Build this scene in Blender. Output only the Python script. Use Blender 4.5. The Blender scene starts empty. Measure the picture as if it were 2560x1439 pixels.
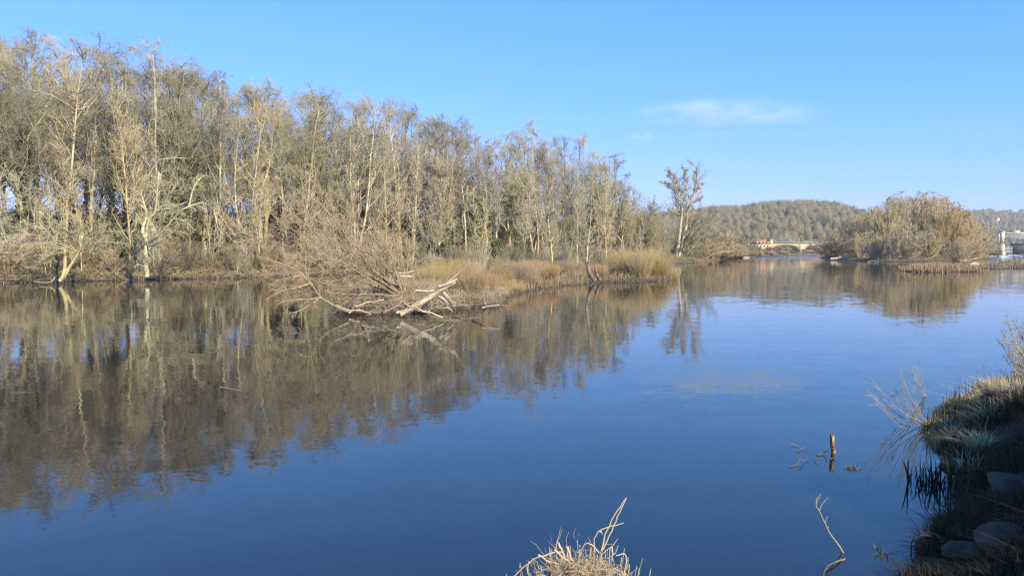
import bpy, math
import numpy as np
from mathutils import Vector

# ------------------------------------------------------------------ camera, sky, sun, exposure
SC = bpy.context.scene
COL = SC.collection
R = math.radians
F = 1900.0                      # focal length in pixels of the 2560 px wide photograph
HOR = 624.0                     # pixel row of the horizon
CAMZ = 3.2
PITCH = math.atan((719.5 - HOR) / F)
cam = bpy.data.cameras.new('camera'); camo = bpy.data.objects.new('camera', cam); COL.objects.link(camo)
camo.location = (0, 0, CAMZ); camo.rotation_euler = (math.pi / 2 - PITCH, 0, 0)
cam.sensor_width = 36; cam.lens = 36 * F / 2560; cam.clip_start = 0.05; cam.clip_end = 30000
SC.camera = camo

SUN_AZ, SUN_EL = 143.0, 29.0    # clockwise from +Y, elevation
world = bpy.data.worlds.new('World'); SC.world = world; world.use_nodes = True
nt = world.node_tree; N = nt.nodes; Lk = nt.links
bg = N['Background']; bg.inputs[1].default_value = 0.1
sky = N.new('ShaderNodeTexSky'); sky.sky_type = 'NISHITA'; sky.sun_disc = False
sky.sun_elevation = R(SUN_EL); sky.sun_rotation = R(SUN_AZ)
sky.dust_density = 0.3; sky.ozone_density = 2.0; sky.air_density = 1.0
sep = N.new('ShaderNodeSeparateColor'); com = N.new('ShaderNodeCombineColor'); Lk.new(sky.outputs[0], sep.inputs[0])
for i, (a, g) in enumerate(((0.59, 1.10), (0.61, 0.54), (1.12, 0.42))):
    m1 = N.new('ShaderNodeMath'); m1.operation = 'MULTIPLY'; m1.inputs[1].default_value = 0.1
    m2 = N.new('ShaderNodeMath'); m2.operation = 'POWER'; m2.inputs[1].default_value = g
    m3 = N.new('ShaderNodeMath'); m3.operation = 'MULTIPLY'; m3.inputs[1].default_value = a * 10
    Lk.new(sep.outputs[i], m1.inputs[0]); Lk.new(m1.outputs[0], m2.inputs[0]); Lk.new(m2.outputs[0], m3.inputs[0]); Lk.new(m3.outputs[0], com.inputs[i])
Lk.new(com.outputs[0], bg.inputs[0])

az = R(SUN_AZ); el = R(SUN_EL)
SUNV = np.array([math.sin(az) * math.cos(el), math.cos(az) * math.cos(el), math.sin(el)])
sl = bpy.data.lights.new('sun', 'SUN'); sl.energy = 5.0; sl.angle = R(0.53); sl.color = (1.0, 0.895, 0.70)
so = bpy.data.objects.new('sun', sl); COL.objects.link(so)
so.rotation_euler = Vector(SUNV).to_track_quat('Z', 'Y').to_euler()
SC.view_settings.view_transform = 'Standard'; SC.view_settings.look = 'None'
SC.view_settings.exposure = 0.7; SC.view_settings.gamma = 1.0
SC.cycles.max_bounces = 6; SC.cycles.diffuse_bounces = 2; SC.cycles.glossy_bounces = 3
SC.cycles.transmission_bounces = 2; SC.cycles.volume_bounces = 0
SC.cycles.caustics_reflective = False; SC.cycles.caustics_refractive = False
SC.cycles.filter_width = 1.3; SC.cycles.use_denoising = True; SC.cycles.denoising_prefilter = 'NONE'; SC.cycles.denoising_input_passes = 'RGB_ALBEDO_NORMAL'

# ------------------------------------------------------------------ picking points by pixel
_cp, _sp = math.cos(PITCH), math.sin(PITCH)
def ray(px, py):
    dx = (px - 1280) / F; dy = (719.5 - py) / F
    return np.array([dx, _cp + _sp * dy, -_sp + _cp * dy])
def ground(px, py, z=0.0):
    d = ray(px, py); t = (z - CAMZ) / d[2]
    return np.array([0, 0, CAMZ]) + d * t
def at(px, py, Y):
    d = ray(px, py); return np.array([0, 0, CAMZ]) + d * (Y / d[1])
def base_x(px, Y): return (px - 1280) / F * (Y * _cp + (CAMZ) * _sp)

# ------------------------------------------------------------------ noise
def _h(i, j, s):
    v = np.sin(i * 127.1 + j * 311.7 + s * 74.7) * 43758.5453
    return v - np.floor(v)
def vnoise(x, y, s=0.0):
    x = np.asarray(x, float); y = np.asarray(y, float)
    i = np.floor(x); j = np.floor(y); u = x - i; v = y - j
    u = u * u * (3 - 2 * u); v = v * v * (3 - 2 * v)
    return (_h(i, j, s) * (1 - u) + _h(i + 1, j, s) * u) * (1 - v) + (_h(i, j + 1, s) * (1 - u) + _h(i + 1, j + 1, s) * u) * v
def fbm(x, y, s=0.0, o=4):
    r = 0; a = .5
    for k in range(o): r = r + a * vnoise(x * 2 ** k, y * 2 ** k, s + k); a *= .5
    return r
def smooth(t):
    t = np.clip(t, 0, 1); return t * t * (3 - 2 * t)

# ------------------------------------------------------------------ materials
def mat(name):
    m = bpy.data.materials.new(name); m.use_nodes = True
    n = m.node_tree; b = n.nodes['Principled BSDF']; b.inputs['Roughness'].default_value = .85
    b.inputs['Specular IOR Level'].default_value = .15
    return m, n, b
def mixc(n, fac, a, b):
    x = n.nodes.new('ShaderNodeMix'); x.data_type = 'RGBA'
    for s, v in ((0, fac), (6, a), (7, b)):
        if hasattr(v, 'is_linked'): n.links.new(v, x.inputs[s])
        else: x.inputs[s].default_value = v if s == 0 else (*v, 1)
    return x.outputs[2]
def noise(n, scale, detail=3, vec=None, w=None):
    t = n.nodes.new('ShaderNodeTexNoise'); t.inputs['Scale'].default_value = scale; t.inputs['Detail'].default_value = detail
    if vec is not None: n.links.new(vec, t.inputs['Vector'])
    return t
def ramp(n, sock, lo, hi):
    r = n.nodes.new('ShaderNodeMapRange'); r.inputs[1].default_value = lo; r.inputs[2].default_value = hi
    r.interpolation_type = 'SMOOTHSTEP'; n.links.new(sock, r.inputs[0]); return r.outputs[0]
def geo(n): return n.nodes.new('ShaderNodeNewGeometry').outputs['Position']
def bark(name, trunk, lichen, twig, scale=1.2, var=.45):
    """trunk colour with lichen patches, turning into the twig colour towards the tips (attribute tip)"""
    m, n, b = mat(name)
    tc = n.nodes.new('ShaderNodeTexCoord').outputs['Object']
    at_ = n.nodes.new('ShaderNodeAttribute'); at_.attribute_name = 'tip'
    oi = n.nodes.new('ShaderNodeObjectInfo')
    nz = noise(n, scale, 4, tc)
    c = mixc(n, ramp(n, nz.outputs[0], .42, .6), trunk, lichen)
    c = mixc(n, ramp(n, at_.outputs['Fac'], .15, .95), c, twig)
    # each tree a little lighter, darker, greyer than the next
    v = n.nodes.new('ShaderNodeMapRange'); n.links.new(oi.outputs['Random'], v.inputs[0]); v.inputs[3].default_value = 1 - var; v.inputs[4].default_value = 1 + var * .35
    hs = n.nodes.new('ShaderNodeHueSaturation'); n.links.new(c, hs.inputs['Color']); n.links.new(v.outputs[0], hs.inputs['Value'])
    mu = n.nodes.new('ShaderNodeMath'); mu.operation = 'MULTIPLY'; mu.inputs[1].default_value = 7.31
    fr = n.nodes.new('ShaderNodeMath'); fr.operation = 'FRACT'; n.links.new(oi.outputs['Random'], mu.inputs[0]); n.links.new(mu.outputs[0], fr.inputs[0])
    sr = n.nodes.new('ShaderNodeMapRange'); n.links.new(fr.outputs[0], sr.inputs[0]); sr.inputs[3].default_value = .85; sr.inputs[4].default_value = 1.2
    n.links.new(sr.outputs[0], hs.inputs['Saturation'])
    n.links.new(hs.outputs[0], b.inputs['Base Color'])
    return m
def plain(name, c1, c2, scale=2.0, lo=.35, hi=.65, rough=.85, bump=0.0, bscale=None):
    m, n, b = mat(name); tc = n.nodes.new('ShaderNodeTexCoord').outputs['Object']
    nz = noise(n, scale, 5, tc)
    n.links.new(mixc(n, ramp(n, nz.outputs[0], lo, hi), c1, c2), b.inputs['Base Color']); b.inputs['Roughness'].default_value = rough
    if bump:
        bn = n.nodes.new('ShaderNodeBump'); bn.inputs['Strength'].default_value = bump; bn.inputs['Distance'].default_value = .05
        n2 = noise(n, bscale or scale * 3, 6, tc); n.links.new(n2.outputs[0], bn.inputs['Height']); n.links.new(bn.outputs[0], b.inputs['Normal'])
    return m
def blades(name, cols, dark=None):
    """colour of a mass of blades, varied blade by blade through the attribute tip and by place"""
    m, n, b = mat(name)
    at_ = n.nodes.new('ShaderNodeAttribute'); at_.attribute_name = 'tip'
    cr = n.nodes.new('ShaderNodeValToRGB'); e = cr.color_ramp.elements
    while len(e) < len(cols): e.new(.5)
    for i, c in enumerate(cols): e[i].position = i / (len(cols) - 1); e[i].color = (*c, 1)
    n.links.new(at_.outputs['Fac'], cr.inputs[0])
    n.links.new(cr.outputs[0], b.inputs['Base Color'])
    return m

M = {}
M['alder'] = bark('bark_alder', (.36, .29, .18), (.56, .51, .36), (.50, .44, .32))
M['olive'] = bark('bark_olive', (.35, .30, .15), (.52, .48, .27), (.48, .43, .27))
M['pale'] = bark('bark_pale', (.42, .34, .21), (.56, .49, .30), (.48, .40, .24), var=.2)
M['dark'] = bark('bark_dark', (.20, .16, .10), (.33, .28, .17), (.42, .34, .23))
M['brush'] = bark('bark_brush', (.32, .24, .14), (.43, .34, .19), (.48, .37, .22))
M['red'] = bark('bark_red', (.29, .20, .12), (.36, .26, .16), (.42, .295, .175), var=.2)
M['islandwood'] = bark('bark_island', (.38, .29, .16), (.49, .38, .21), (.47, .36, .205), var=.05)
M['islandolive'] = bark('bark_island_olive', (.37, .30, .16), (.49, .40, .21), (.46, .37, .205), var=.05)
M['gold'] = bark('bark_gold', (.36, .26, .12), (.42, .32, .15), (.44, .335, .15), var=.15)
M['willow'] = bark('bark_willow', (.34, .25, .14), (.46, .36, .20), (.44, .32, .17), scale=.5, var=.2)
M['drift'] = plain('driftwood', (.27, .20, .13), (.50, .41, .29), 1.6, .3, .6, .8, .6, 9)
M['driftdark'] = plain('driftwood_wet', (.10, .075, .05), (.26, .20, .14), 3, .3, .7)
M['ivy'] = blades('ivy_leaves', [(.02, .03, .01), (.05, .07, .02), (.10, .12, .035)])
M['ever'] = blades('evergreen_leaves', [(.04, .06, .02), (.09, .12, .035), (.15, .17, .06)])
M['straw'] = blades('straw', [(.26, .19, .11), (.46, .35, .20), (.52, .40, .24), (.68, .56, .38)])
M['sedge'] = blades('sedge', [(.010, .009, .004), (.028, .022, .010), (.05, .036, .018), (.09, .065, .035)])  # dark copy of the turf with shade put into its colour; also waterside sedge
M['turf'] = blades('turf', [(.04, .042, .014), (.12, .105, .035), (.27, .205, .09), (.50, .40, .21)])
M['deadgrass'] = blades('dead_grass', [(.20, .14, .08), (.34, .26, .15), (.46, .35, .19)])
M['goldgrass'] = blades('gold_grass', [(.28, .19, .07), (.42, .30, .11), (.52, .38, .13)])
M['rock'] = plain('rock', (.035, .026, .018), (.10, .074, .05), 3, .3, .7, .85, .8, 7)
M['rockpale'] = plain('rock_pale', (.5, .43, .34), (.66, .6, .5), 3, .3, .7)
M['foam'] = plain('foam', (.75, .75, .72), (.85, .85, .83), 3, .3, .7)
M['stone'] = plain('bridge_stone', (.42, .34, .19), (.52, .43, .25), .6, .3, .7)
M['stonedark'] = plain('bridge_parapet', (.25, .25, .19), (.36, .34, .25), .8, .3, .7)
M['tile'] = plain('roof_tile', (.34, .14, .09), (.42, .20, .13), .9, .3, .7)
M['wall'] = plain('house_wall', (.44, .37, .25), (.52, .45, .32), .5, .3, .7)
M['pinkwall'] = plain('pink_wall', (.40, .21, .15), (.48, .28, .21), .4, .3, .7)
M['concrete'] = plain('concrete', (.52, .47, .36), (.68, .62, .48), .25, .3, .7)
M['steel'] = plain('steel', (.50, .50, .46), (.62, .62, .56), .5, .3, .7, .5)
M['darksteel'] = plain('dark_steel', (.03, .035, .04), (.07, .075, .08), .5, .3, .7, .6)
M['glass'] = plain('window_glass', (.03, .04, .05), (.05, .06, .07), .5, .3, .7, .1)
M['hilltree'] = blades('hill_trees', [(.10, .10, .05), (.18, .155, .085), (.24, .20, .105), (.28, .23, .12)])

def ground_mat():
    m, n, b = mat('ground'); P = geo(n)
    n1 = noise(n, .35, 6, P); n2 = noise(n, 2.3, 5, P); n3 = noise(n, .05, 3, P)
    leaf = mixc(n, ramp(n, n2.outputs[0], .35, .65), (.115, .08, .05), (.25, .185, .115))
    moss = mixc(n, ramp(n, n2.outputs[0], .4, .6), (.05, .055, .016), (.12, .115, .035))
    c = mixc(n, ramp(n, n1.outputs[0], .47, .60), leaf, moss)
    sx = n.nodes.new('ShaderNodeSeparateXYZ'); n.links.new(P, sx.inputs[0])
    mud = mixc(n, ramp(n, n2.outputs[0], .3, .7), (.035, .028, .02), (.085, .068, .048))
    c = mixc(n, ramp(n, sx.outputs[2], .05, .38), mud, c)
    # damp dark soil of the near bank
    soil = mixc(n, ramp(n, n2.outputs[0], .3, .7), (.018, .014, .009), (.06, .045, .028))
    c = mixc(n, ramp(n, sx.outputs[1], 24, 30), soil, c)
    # wooded hills: leaf litter and dry slopes
    hill = mixc(n, ramp(n, n3.outputs[0], .4, .6), (.12, .10, .065), (.20, .17, .11))
    c = mixc(n, ramp(n, sx.outputs[2], 5, 9), c, hill)
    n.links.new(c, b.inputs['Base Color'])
    bn = n.nodes.new('ShaderNodeBump'); bn.inputs['Strength'].default_value = .7; bn.inputs['Distance'].default_value = .12
    n.links.new(n2.outputs[0], bn.inputs['Height']); n.links.new(bn.outputs[0], b.inputs['Normal'])
    return m
def water_mat():
    m, n, b = mat('river_water'); P = geo(n)
    b.inputs['Base Color'].default_value = (.010, .012, .013, 1); b.inputs['Roughness'].default_value = .02
    b.inputs['IOR'].default_value = 1.56; b.inputs['Specular IOR Level'].default_value = .5
    def vnz(scale, sy, detail, rot=0):
        mp = n.nodes.new('ShaderNodeMapping'); mp.inputs['Scale'].default_value = (1, sy, 1); mp.inputs['Rotation'].default_value = (0, 0, rot)
        n.links.new(P, mp.inputs[0]); t = noise(n, scale, detail, mp.outputs[0])
        s = n.nodes.new('ShaderNodeVectorMath'); s.operation = 'SUBTRACT'; s.inputs[1].default_value = (.5, .5, .5)
        n.links.new(t.outputs['Color'], s.inputs[0]); return s.outputs[0]
    def mul(v, f):
        s = n.nodes.new('ShaderNodeVectorMath'); s.operation = 'SCALE'; n.links.new(v, s.inputs[0])
        if hasattr(f, 'is_linked'): n.links.new(f, s.inputs['Scale'])
        else: s.inputs['Scale'].default_value = f
        return s.outputs[0]
    def add(a, c_):
        s = n.nodes.new('ShaderNodeVectorMath'); s.operation = 'ADD'
        for i, q in enumerate((a, c_)):
            if hasattr(q, 'is_linked'): n.links.new(q, s.inputs[i])
            else: s.inputs[i].default_value = q
        return s.outputs[0]
    # calm pool near, patches where the current or the breeze ruffles it
    sx = n.nodes.new('ShaderNodeSeparateXYZ'); n.links.new(P, sx.inputs[0])
    mp = n.nodes.new('ShaderNodeMapping'); mp.inputs['Scale'].default_value = (.35, 1, 1); n.links.new(P, mp.inputs[0])
    patch = ramp(n, noise(n, .05, 3, mp.outputs[0]).outputs[0], .50, .66)
    far = ramp(n, sx.outputs[1], 28, 150)
    rapid = ramp(n, sx.outputs[1], 196, 250)
    def math_(op, a, c_):
        s = n.nodes.new('ShaderNodeMath'); s.operation = op
        for i, q in enumerate((a, c_)):
            if hasattr(q, 'is_linked'): n.links.new(q, s.inputs[i])
            else: s.inputs[i].default_value = q
        return s.outputs[0]
    amp = math_('ADD', math_('MULTIPLY', math_('MULTIPLY', patch, far), .045), math_('MULTIPLY', rapid, .55))
    amp = math_('ADD', amp, .028)
    v = add(mul(vnz(.9, 1.6, 2, .2), .020), mul(vnz(5.0, 1.8, 3, -.15), amp))
    v = add(v, mul(vnz(.22, 1.5, 1), .008))
    fl = n.nodes.new('ShaderNodeVectorMath'); fl.operation = 'MULTIPLY'; fl.inputs[1].default_value = (1, 1, 0); n.links.new(v, fl.inputs[0])
    nn = n.nodes.new('ShaderNodeVectorMath'); nn.operation = 'NORMALIZE'; n.links.new(add(fl.outputs[0], (0, 0, 1)), nn.inputs[0])
    n.links.new(nn.outputs[0], b.inputs['Normal'])
    return m
M['ground'] = ground_mat(); M['water'] = water_mat()

# ------------------------------------------------------------------ mesh building
class MD:
    """collects vertices and faces; every face list is an (n,3) or (n,4) array"""
    def __init__(s): s.v = []; s.t = []; s.q = []; s.a = []; s.n = 0
    def add(s, V, faces, tip=0.0):
        V = np.asarray(V, float).reshape(-1, 3); faces = np.asarray(faces, int)
        (s.q if faces.shape[1] == 4 else s.t).append(faces + s.n)
        s.v.append(V); s.a.append(np.broadcast_to(np.asarray(tip, float), (len(V),)).copy()); s.n += len(V)
    def box(s, c, d, rz=0.0, ry=0.0, tip=0):
        x, y, z = np.array(d) / 2; P = np.array([[i, j, k] for i in (-x, x) for j in (-y, y) for k in (-z, z)])
        if ry: P = P @ np.array([[math.cos(ry), 0, -math.sin(ry)], [0, 1, 0], [math.sin(ry), 0, math.cos(ry)]])
        if rz: P = P @ np.array([[math.cos(rz), math.sin(rz), 0], [-math.sin(rz), math.cos(rz), 0], [0, 0, 1]])
        s.add(P + np.array(c), [[0, 1, 3, 2], [4, 6, 7, 5], [0, 4, 5, 1], [2, 3, 7, 6], [0, 2, 6, 4], [1, 5, 7, 3]], tip)
    def mesh(s, name, smooth_=False, origin=None):
        me = bpy.data.meshes.new(name)
        V = np.concatenate(s.v) if s.v else np.zeros((0, 3))
        if origin is not None: V = V - np.asarray(origin, float)
        T = np.concatenate(s.t) if s.t else np.zeros((0, 3), int); Q = np.concatenate(s.q) if s.q else np.zeros((0, 4), int)
        me.vertices.add(len(V)); me.vertices.foreach_set('co', V.astype(np.float32).ravel())
        nl = T.size + Q.size; me.loops.add(nl); me.loops.foreach_set('vertex_index', np.concatenate([T.ravel(), Q.ravel()]).astype(np.int32))
        npoly = len(T) + len(Q); me.polygons.add(npoly)
        ls = np.concatenate([np.arange(len(T)) * 3, T.size + np.arange(len(Q)) * 4]).astype(np.int32)
        me.polygons.foreach_set('loop_start', ls)
        me.update(calc_edges=True)
        if smooth_: me.polygons.foreach_set('use_smooth', np.ones(npoly, bool))
        at_ = me.attributes.new('tip', 'FLOAT', 'POINT'); at_.data.foreach_set('value', np.concatenate(s.a).astype(np.float32))
        return me

def nrm(v): return v / np.maximum(np.linalg.norm(v, axis=-1, keepdims=True), 1e-9)
def tubes(md, P, Rad, sides, tip, rng, cap=False):
    """P (K,n,3) centre lines, Rad (K,n) radii, tip scalar or (K,n)"""
    K, n, _ = P.shape
    if K == 0: return
    T = nrm(np.gradient(P, axis=1)) if n > 2 else np.repeat(nrm(P[:, 1:] - P[:, :1]), 2, axis=1)
    ref = nrm(rng.normal(size=(K, 1, 3)))
    mean = nrm(P[:, -1:] - P[:, :1]); ref = nrm(ref - (ref * mean).sum(-1, keepdims=True) * mean)
    A = nrm(np.cross(T, np.broadcast_to(ref, T.shape))); B = np.cross(T, A)
    ang = np.arange(sides) * 2 * np.pi / sides
    ring = P[:, :, None] + Rad[:, :, None, None] * (np.cos(ang)[:, None] * A[:, :, None] + np.sin(ang)[:, None] * B[:, :, None])
    tp = np.broadcast_to(np.asarray(tip, float) if np.ndim(tip) else float(tip), (K, n))
    idx = np.arange(K * n * sides).reshape(K, n, sides); nx = np.roll(idx, -1, axis=2)
    q = np.stack([idx[:, :-1], nx[:, :-1], nx[:, 1:], idx[:, 1:]], -1).reshape(-1, 4)
    md.add(ring.reshape(-1, 3), q, np.repeat(tp.ravel(), sides))
    if cap:
        for k in range(K):
            for e in (0, n - 1):
                V = ring[k, e]; V = np.vstack([V, V.mean(0)]); f = [[i, (i + 1) % sides, sides] for i in range(sides)]
                md.add(V, f if e else [x[::-1] for x in f], tp[k, e])
def spikes(md, A, B, r, tip, rng, sides=3):
    """K pointed twigs from A to B"""
    K = len(A)
    if K == 0: return
    T = nrm(B - A); ref = nrm(rng.normal(size=(K, 3))); X = nrm(np.cross(T, ref)); Y = np.cross(T, X)
    ang = np.arange(sides) * 2 * np.pi / sides
    ring = A[:, None] + r[:, None, None] * (np.cos(ang)[:, None] * X[:, None] + np.sin(ang)[:, None] * Y[:, None])
    V = np.concatenate([ring, B[:, None]], 1).reshape(-1, 3)
    i = np.arange(K)[:, None] * (sides + 1); j = np.arange(sides)[None]
    f = np.stack([i + j, i + (j + 1) % sides, np.broadcast_to(i + sides, (K, sides))], -1).reshape(-1, 3)
    md.add(V, f, np.repeat(np.broadcast_to(tip, (K,)), sides + 1))
def envelope(mds, zc, H, Rm, soft=.3):
    """gather whatever sticks out of the crown's ellipsoid back towards its surface"""
    for md in mds:
        for V in md.v:
            d = V - np.array([0, 0, zc]); up_ = d[:, 2] > 0
            q = np.sqrt((np.hypot(d[:, 0], d[:, 1]) / Rm) ** 2 + np.where(up_, d[:, 2] / (H - zc), d[:, 2] / (zc * 1.6)) ** 2)
            f = np.where((q > .8), (.8 + (q - .8) * soft) / np.maximum(q, 1e-6), 1.0)
            V[:] = np.array([0, 0, zc]) + d * f[:, None]
def grow(base, d, L, n, wander, up, rng, droop=0.0):
    K = len(base); P = np.zeros((K, n + 1, 3)); P[:, 0] = base; d = nrm(d); st = (L / n)[:, None]
    for i in range(n):
        u = up - droop * (i / max(n - 1, 1))
        d = nrm(d + rng.normal(size=(K, 3)) * wander + np.array([0, 0, 1.0]) * u)
        P[:, i + 1] = P[:, i] + d * st
    return P
def kids(P, Rad, m, t0, t1, ang, Lk_, rk, rmin, n, wander, up, rng, shape=.5, angj=.25, droop=0.0, endr=.35, flat=0.0, pw=1.0):
    """children of every polyline: m each, between t0 and t1 of its length"""
    K, np_, _ = P.shape; seg = np.linalg.norm(np.diff(P, axis=1), axis=-1); PL = seg.sum(1)
    pid = np.repeat(np.arange(K), m); t = t0 + (t1 - t0) * rng.random(len(pid)) ** pw
    f = t * (np_ - 1); i = np.minimum(f.astype(int), np_ - 2); w = (f - i)[:, None]
    pos = P[pid, i] * (1 - w) + P[pid, i + 1] * w; T = nrm(P[pid, i + 1] - P[pid, i])
    rad = Rad[pid, i] * (1 - w[:, 0]) + Rad[pid, i + 1] * w[:, 0]
    ref = rng.normal(size=pos.shape); ref[:, 2] *= (1 - flat); perp = nrm(ref - (ref * T).sum(-1, keepdims=True) * T)
    a = (ang * (1 + angj * rng.normal(size=len(pid))))[:, None]
    d = np.cos(a) * T + np.sin(a) * perp
    L = PL[pid] * Lk_ * (1 - shape * (t - t0) / max(t1 - t0, 1e-6)) * (0.55 + .75 * rng.random(len(pid)))
    C = grow(pos, d, L, n, wander, up, rng, droop)
    r0 = np.maximum(rad * rk * (.7 + .5 * rng.random(len(pid))), rmin)
    RR = r0[:, None] * (1 - (1 - endr) * np.linspace(0, 1, n + 1))[None]
    return C, np.maximum(RR, rmin * .6)

KIN = {
 'slender': dict(H=22, stems=1, r=.20, limbs=40, lt=(.14, .995), la=.85, ll=.22, lup=.07, br=8, tw=6, te=5, wander=.035, shape=.15, env=(.72, .17)),
 'forked': dict(H=22, stems=4, r=.16, limbs=15, lt=(.14, .99), la=.70, ll=.27, lup=.07, br=7, tw=6, te=5, wander=.05, spread=.16, shape=.2, env=(.70, .21)),
 'vase': dict(H=22, stems=1, r=.28, limbs=16, lt=(.22, .85), la=.48, ll=.58, lup=.05, br=15, tw=7, te=5, wander=.05, shape=.3, env=(.66, .25)),
 'dome': dict(H=21, stems=1, r=.24, limbs=26, lt=(.22, .995), la=.75, ll=.38, lup=.07, br=11, tw=7, te=5, wander=.05, shape=.25, env=(.68, .24)),
 'birch': dict(H=12, stems=1, r=.11, limbs=28, lt=(.20, .98), la=.78, ll=.28, lup=.05, br=7, tw=5, te=5, wander=.02, shape=.6),
 'sapling': dict(H=9, stems=4, r=.05, limbs=10, lt=(.2, .95), la=.6, ll=.28, lup=.1, br=6, tw=6, te=4, wander=.04, spread=.16),
}
def tree_meshes(kind, seed, rmin=.010):
    k = KIN[kind]; rng = np.random.default_rng(seed); H = k['H']; s = k['stems']
    tr = MD(); cr = MD()
    b = rng.normal(size=(s, 3)) * (.25 if s > 1 else 0); b[:, 2] = -.4
    d = np.zeros((s, 3)); d[:, 2] = 1
    if s > 1:
        a = np.arange(s) * 2 * np.pi / s + rng.random() * 6; d[:, 0] = np.cos(a) * k['spread']; d[:, 1] = np.sin(a) * k['spread']
    else: d[:, :2] = rng.normal(size=2) * .04
    L = H * (1 - .25 * rng.random(s) * (s > 1)) * (.78 if kind in ('vase',) else .95); L[0] = H * (.72 if kind == 'vase' else .93)
    P0 = grow(b, d, L, 12, k['wander'], .02, rng)
    t = np.linspace(0, 1, 13); R0 = k['r'] * (rng.random((s, 1)) * .3 + .85) * (1.0 - .86 * t ** .9)[None] * np.where(t < .02, 1.35, 1)[None]
    tubes(tr, P0, np.maximum(R0, rmin * 1.5), 8, 0.0, rng)
    P1, R1 = kids(P0, R0, k['limbs'], *k['lt'], k['la'], k['ll'], .5, rmin * 3.6, 9, .17, k['lup'], rng, shape=k.get('shape', .6))
    tubes(tr, P1, R1, 5, np.linspace(.05, .35, 10)[None], rng)
    P2, R2 = kids(P1, R1, k['br'], .15, 1, .78, .44, .5, rmin * 1.9, 6, .28, .05, rng)
    tubes(cr, P2, R2, 4, np.linspace(.2, .5, 7)[None], rng)
    P3, R3 = kids(P2, R2, k['tw'], .12, 1, .80, .50, .62, rmin, 3, .32, .02, rng, shape=.3)
    tubes(cr, P3, R3, 3, np.linspace(.5, .9, 4)[None], rng)
    P4, R4 = kids(P3, R3, k['te'], .1, 1, .75, .68, .7, rmin * .8, 1, .2, .03, rng, shape=.2)
    spikes(cr, P4[:, 0], P4[:, 1], R4[:, 0], 1.0, rng)
    if 'env' in k: envelope((tr, cr), k['env'][0] * H, H, k['env'][1] * H)
    return dict(H=H * (.94 if 'env' in k else 1), parts=[('trunk', tr.mesh(kind + '_trunk', True), None), ('crown', cr.mesh(kind + '_crown'), None)])
def shrub_meshes(seed, H=4, stems=26, spread=.75, rmin=.008, r=.03, br=7, tw=8, te=4, up=.06, wander=.10, droop=0.0, split=True, sup=.05, env=None):
    rng = np.random.default_rng(seed); tr = MD(); cr = MD()
    b = rng.normal(size=(stems, 3)) * .12 * H / 4; b[:, 2] = -.2
    a = rng.random(stems) * 6.283; t = spread * rng.random(stems) ** .7
    d = np.stack([np.cos(a) * np.sin(t), np.sin(a) * np.sin(t), np.cos(t)], -1)
    L = H * (.6 + .45 * rng.random(stems))
    P0 = grow(b, d, L, 8, wander, sup, rng, droop); R0 = np.maximum(r * (1 - .8 * np.linspace(0, 1, 9))[None] * (.6 + .6 * rng.random((stems, 1))), rmin)
    tubes(tr, P0, R0, 5, np.linspace(0, .5, 9)[None], rng)
    P1, R1 = kids(P0, R0, br, .15, 1, .5, .36, .6, rmin * 1.2, 5, .12, up, rng)
    tubes(cr, P1, R1, 3, np.linspace(.3, .8, 6)[None], rng)
    P2, R2 = kids(P1, R1, tw, .1, 1, .5, .45, .7, rmin, 2, .15, up, rng)
    tubes(cr, P2, R2, 3, np.linspace(.7, 1, 3)[None], rng)
    P3, R3 = kids(P2, R2, te, .1, 1, .5, .7, .8, rmin * .8, 1, .2, up, rng)
    spikes(cr, P3[:, 0], P3[:, 1], R3[:, 0], 1.0, rng)
    if env: envelope((tr, cr), env[0] * H, H, env[1] * H, .25)
    return dict(H=H, parts=[('stems', tr.mesh('stems', True), None), ('twigs', cr.mesh('twigs'), None)])
def leaves(md, C, size, rng, up=None):
    """K leaf quads (bent diamonds) centred on C"""
    K = len(C); s = (size * (.6 + .8 * rng.random(K)))[:, None]
    a = nrm(rng.normal(size=(K, 3))); b = nrm(np.cross(a, rng.normal(size=(K, 3))))
    V = np.stack([C - a * s * .55, C + b * s * .4, C + a * s * .55, C - b * s * .4], 1)
    i = np.arange(K)[:, None] * 4 + np.arange(4)[None]
    md.add(V.reshape(-1, 3), i, np.repeat(rng.random(K), 4))
def ivy_mesh(seed, z0, z1, r=.55, n=7000, size=.16):
    rng = np.random.default_rng(seed); t = rng.random(n); z = z0 + (z1 - z0) * t
    lump = .55 + .75 * vnoise(z * .7, t * 0 + seed, 3)
    env = lump * np.minimum(1, (1 - t) * 5 + .25) * np.minimum(1, t * 6 + .4)
    a = rng.random(n) * 6.283; rr = r * env * (.55 + .5 * rng.random(n)) * (1 + .35 * np.sin(a * 2 + z))
    C = np.stack([np.cos(a) * rr, np.sin(a) * rr, z], -1); md = MD(); leaves(md, C, size, rng); return md.mesh('ivy')
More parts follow.
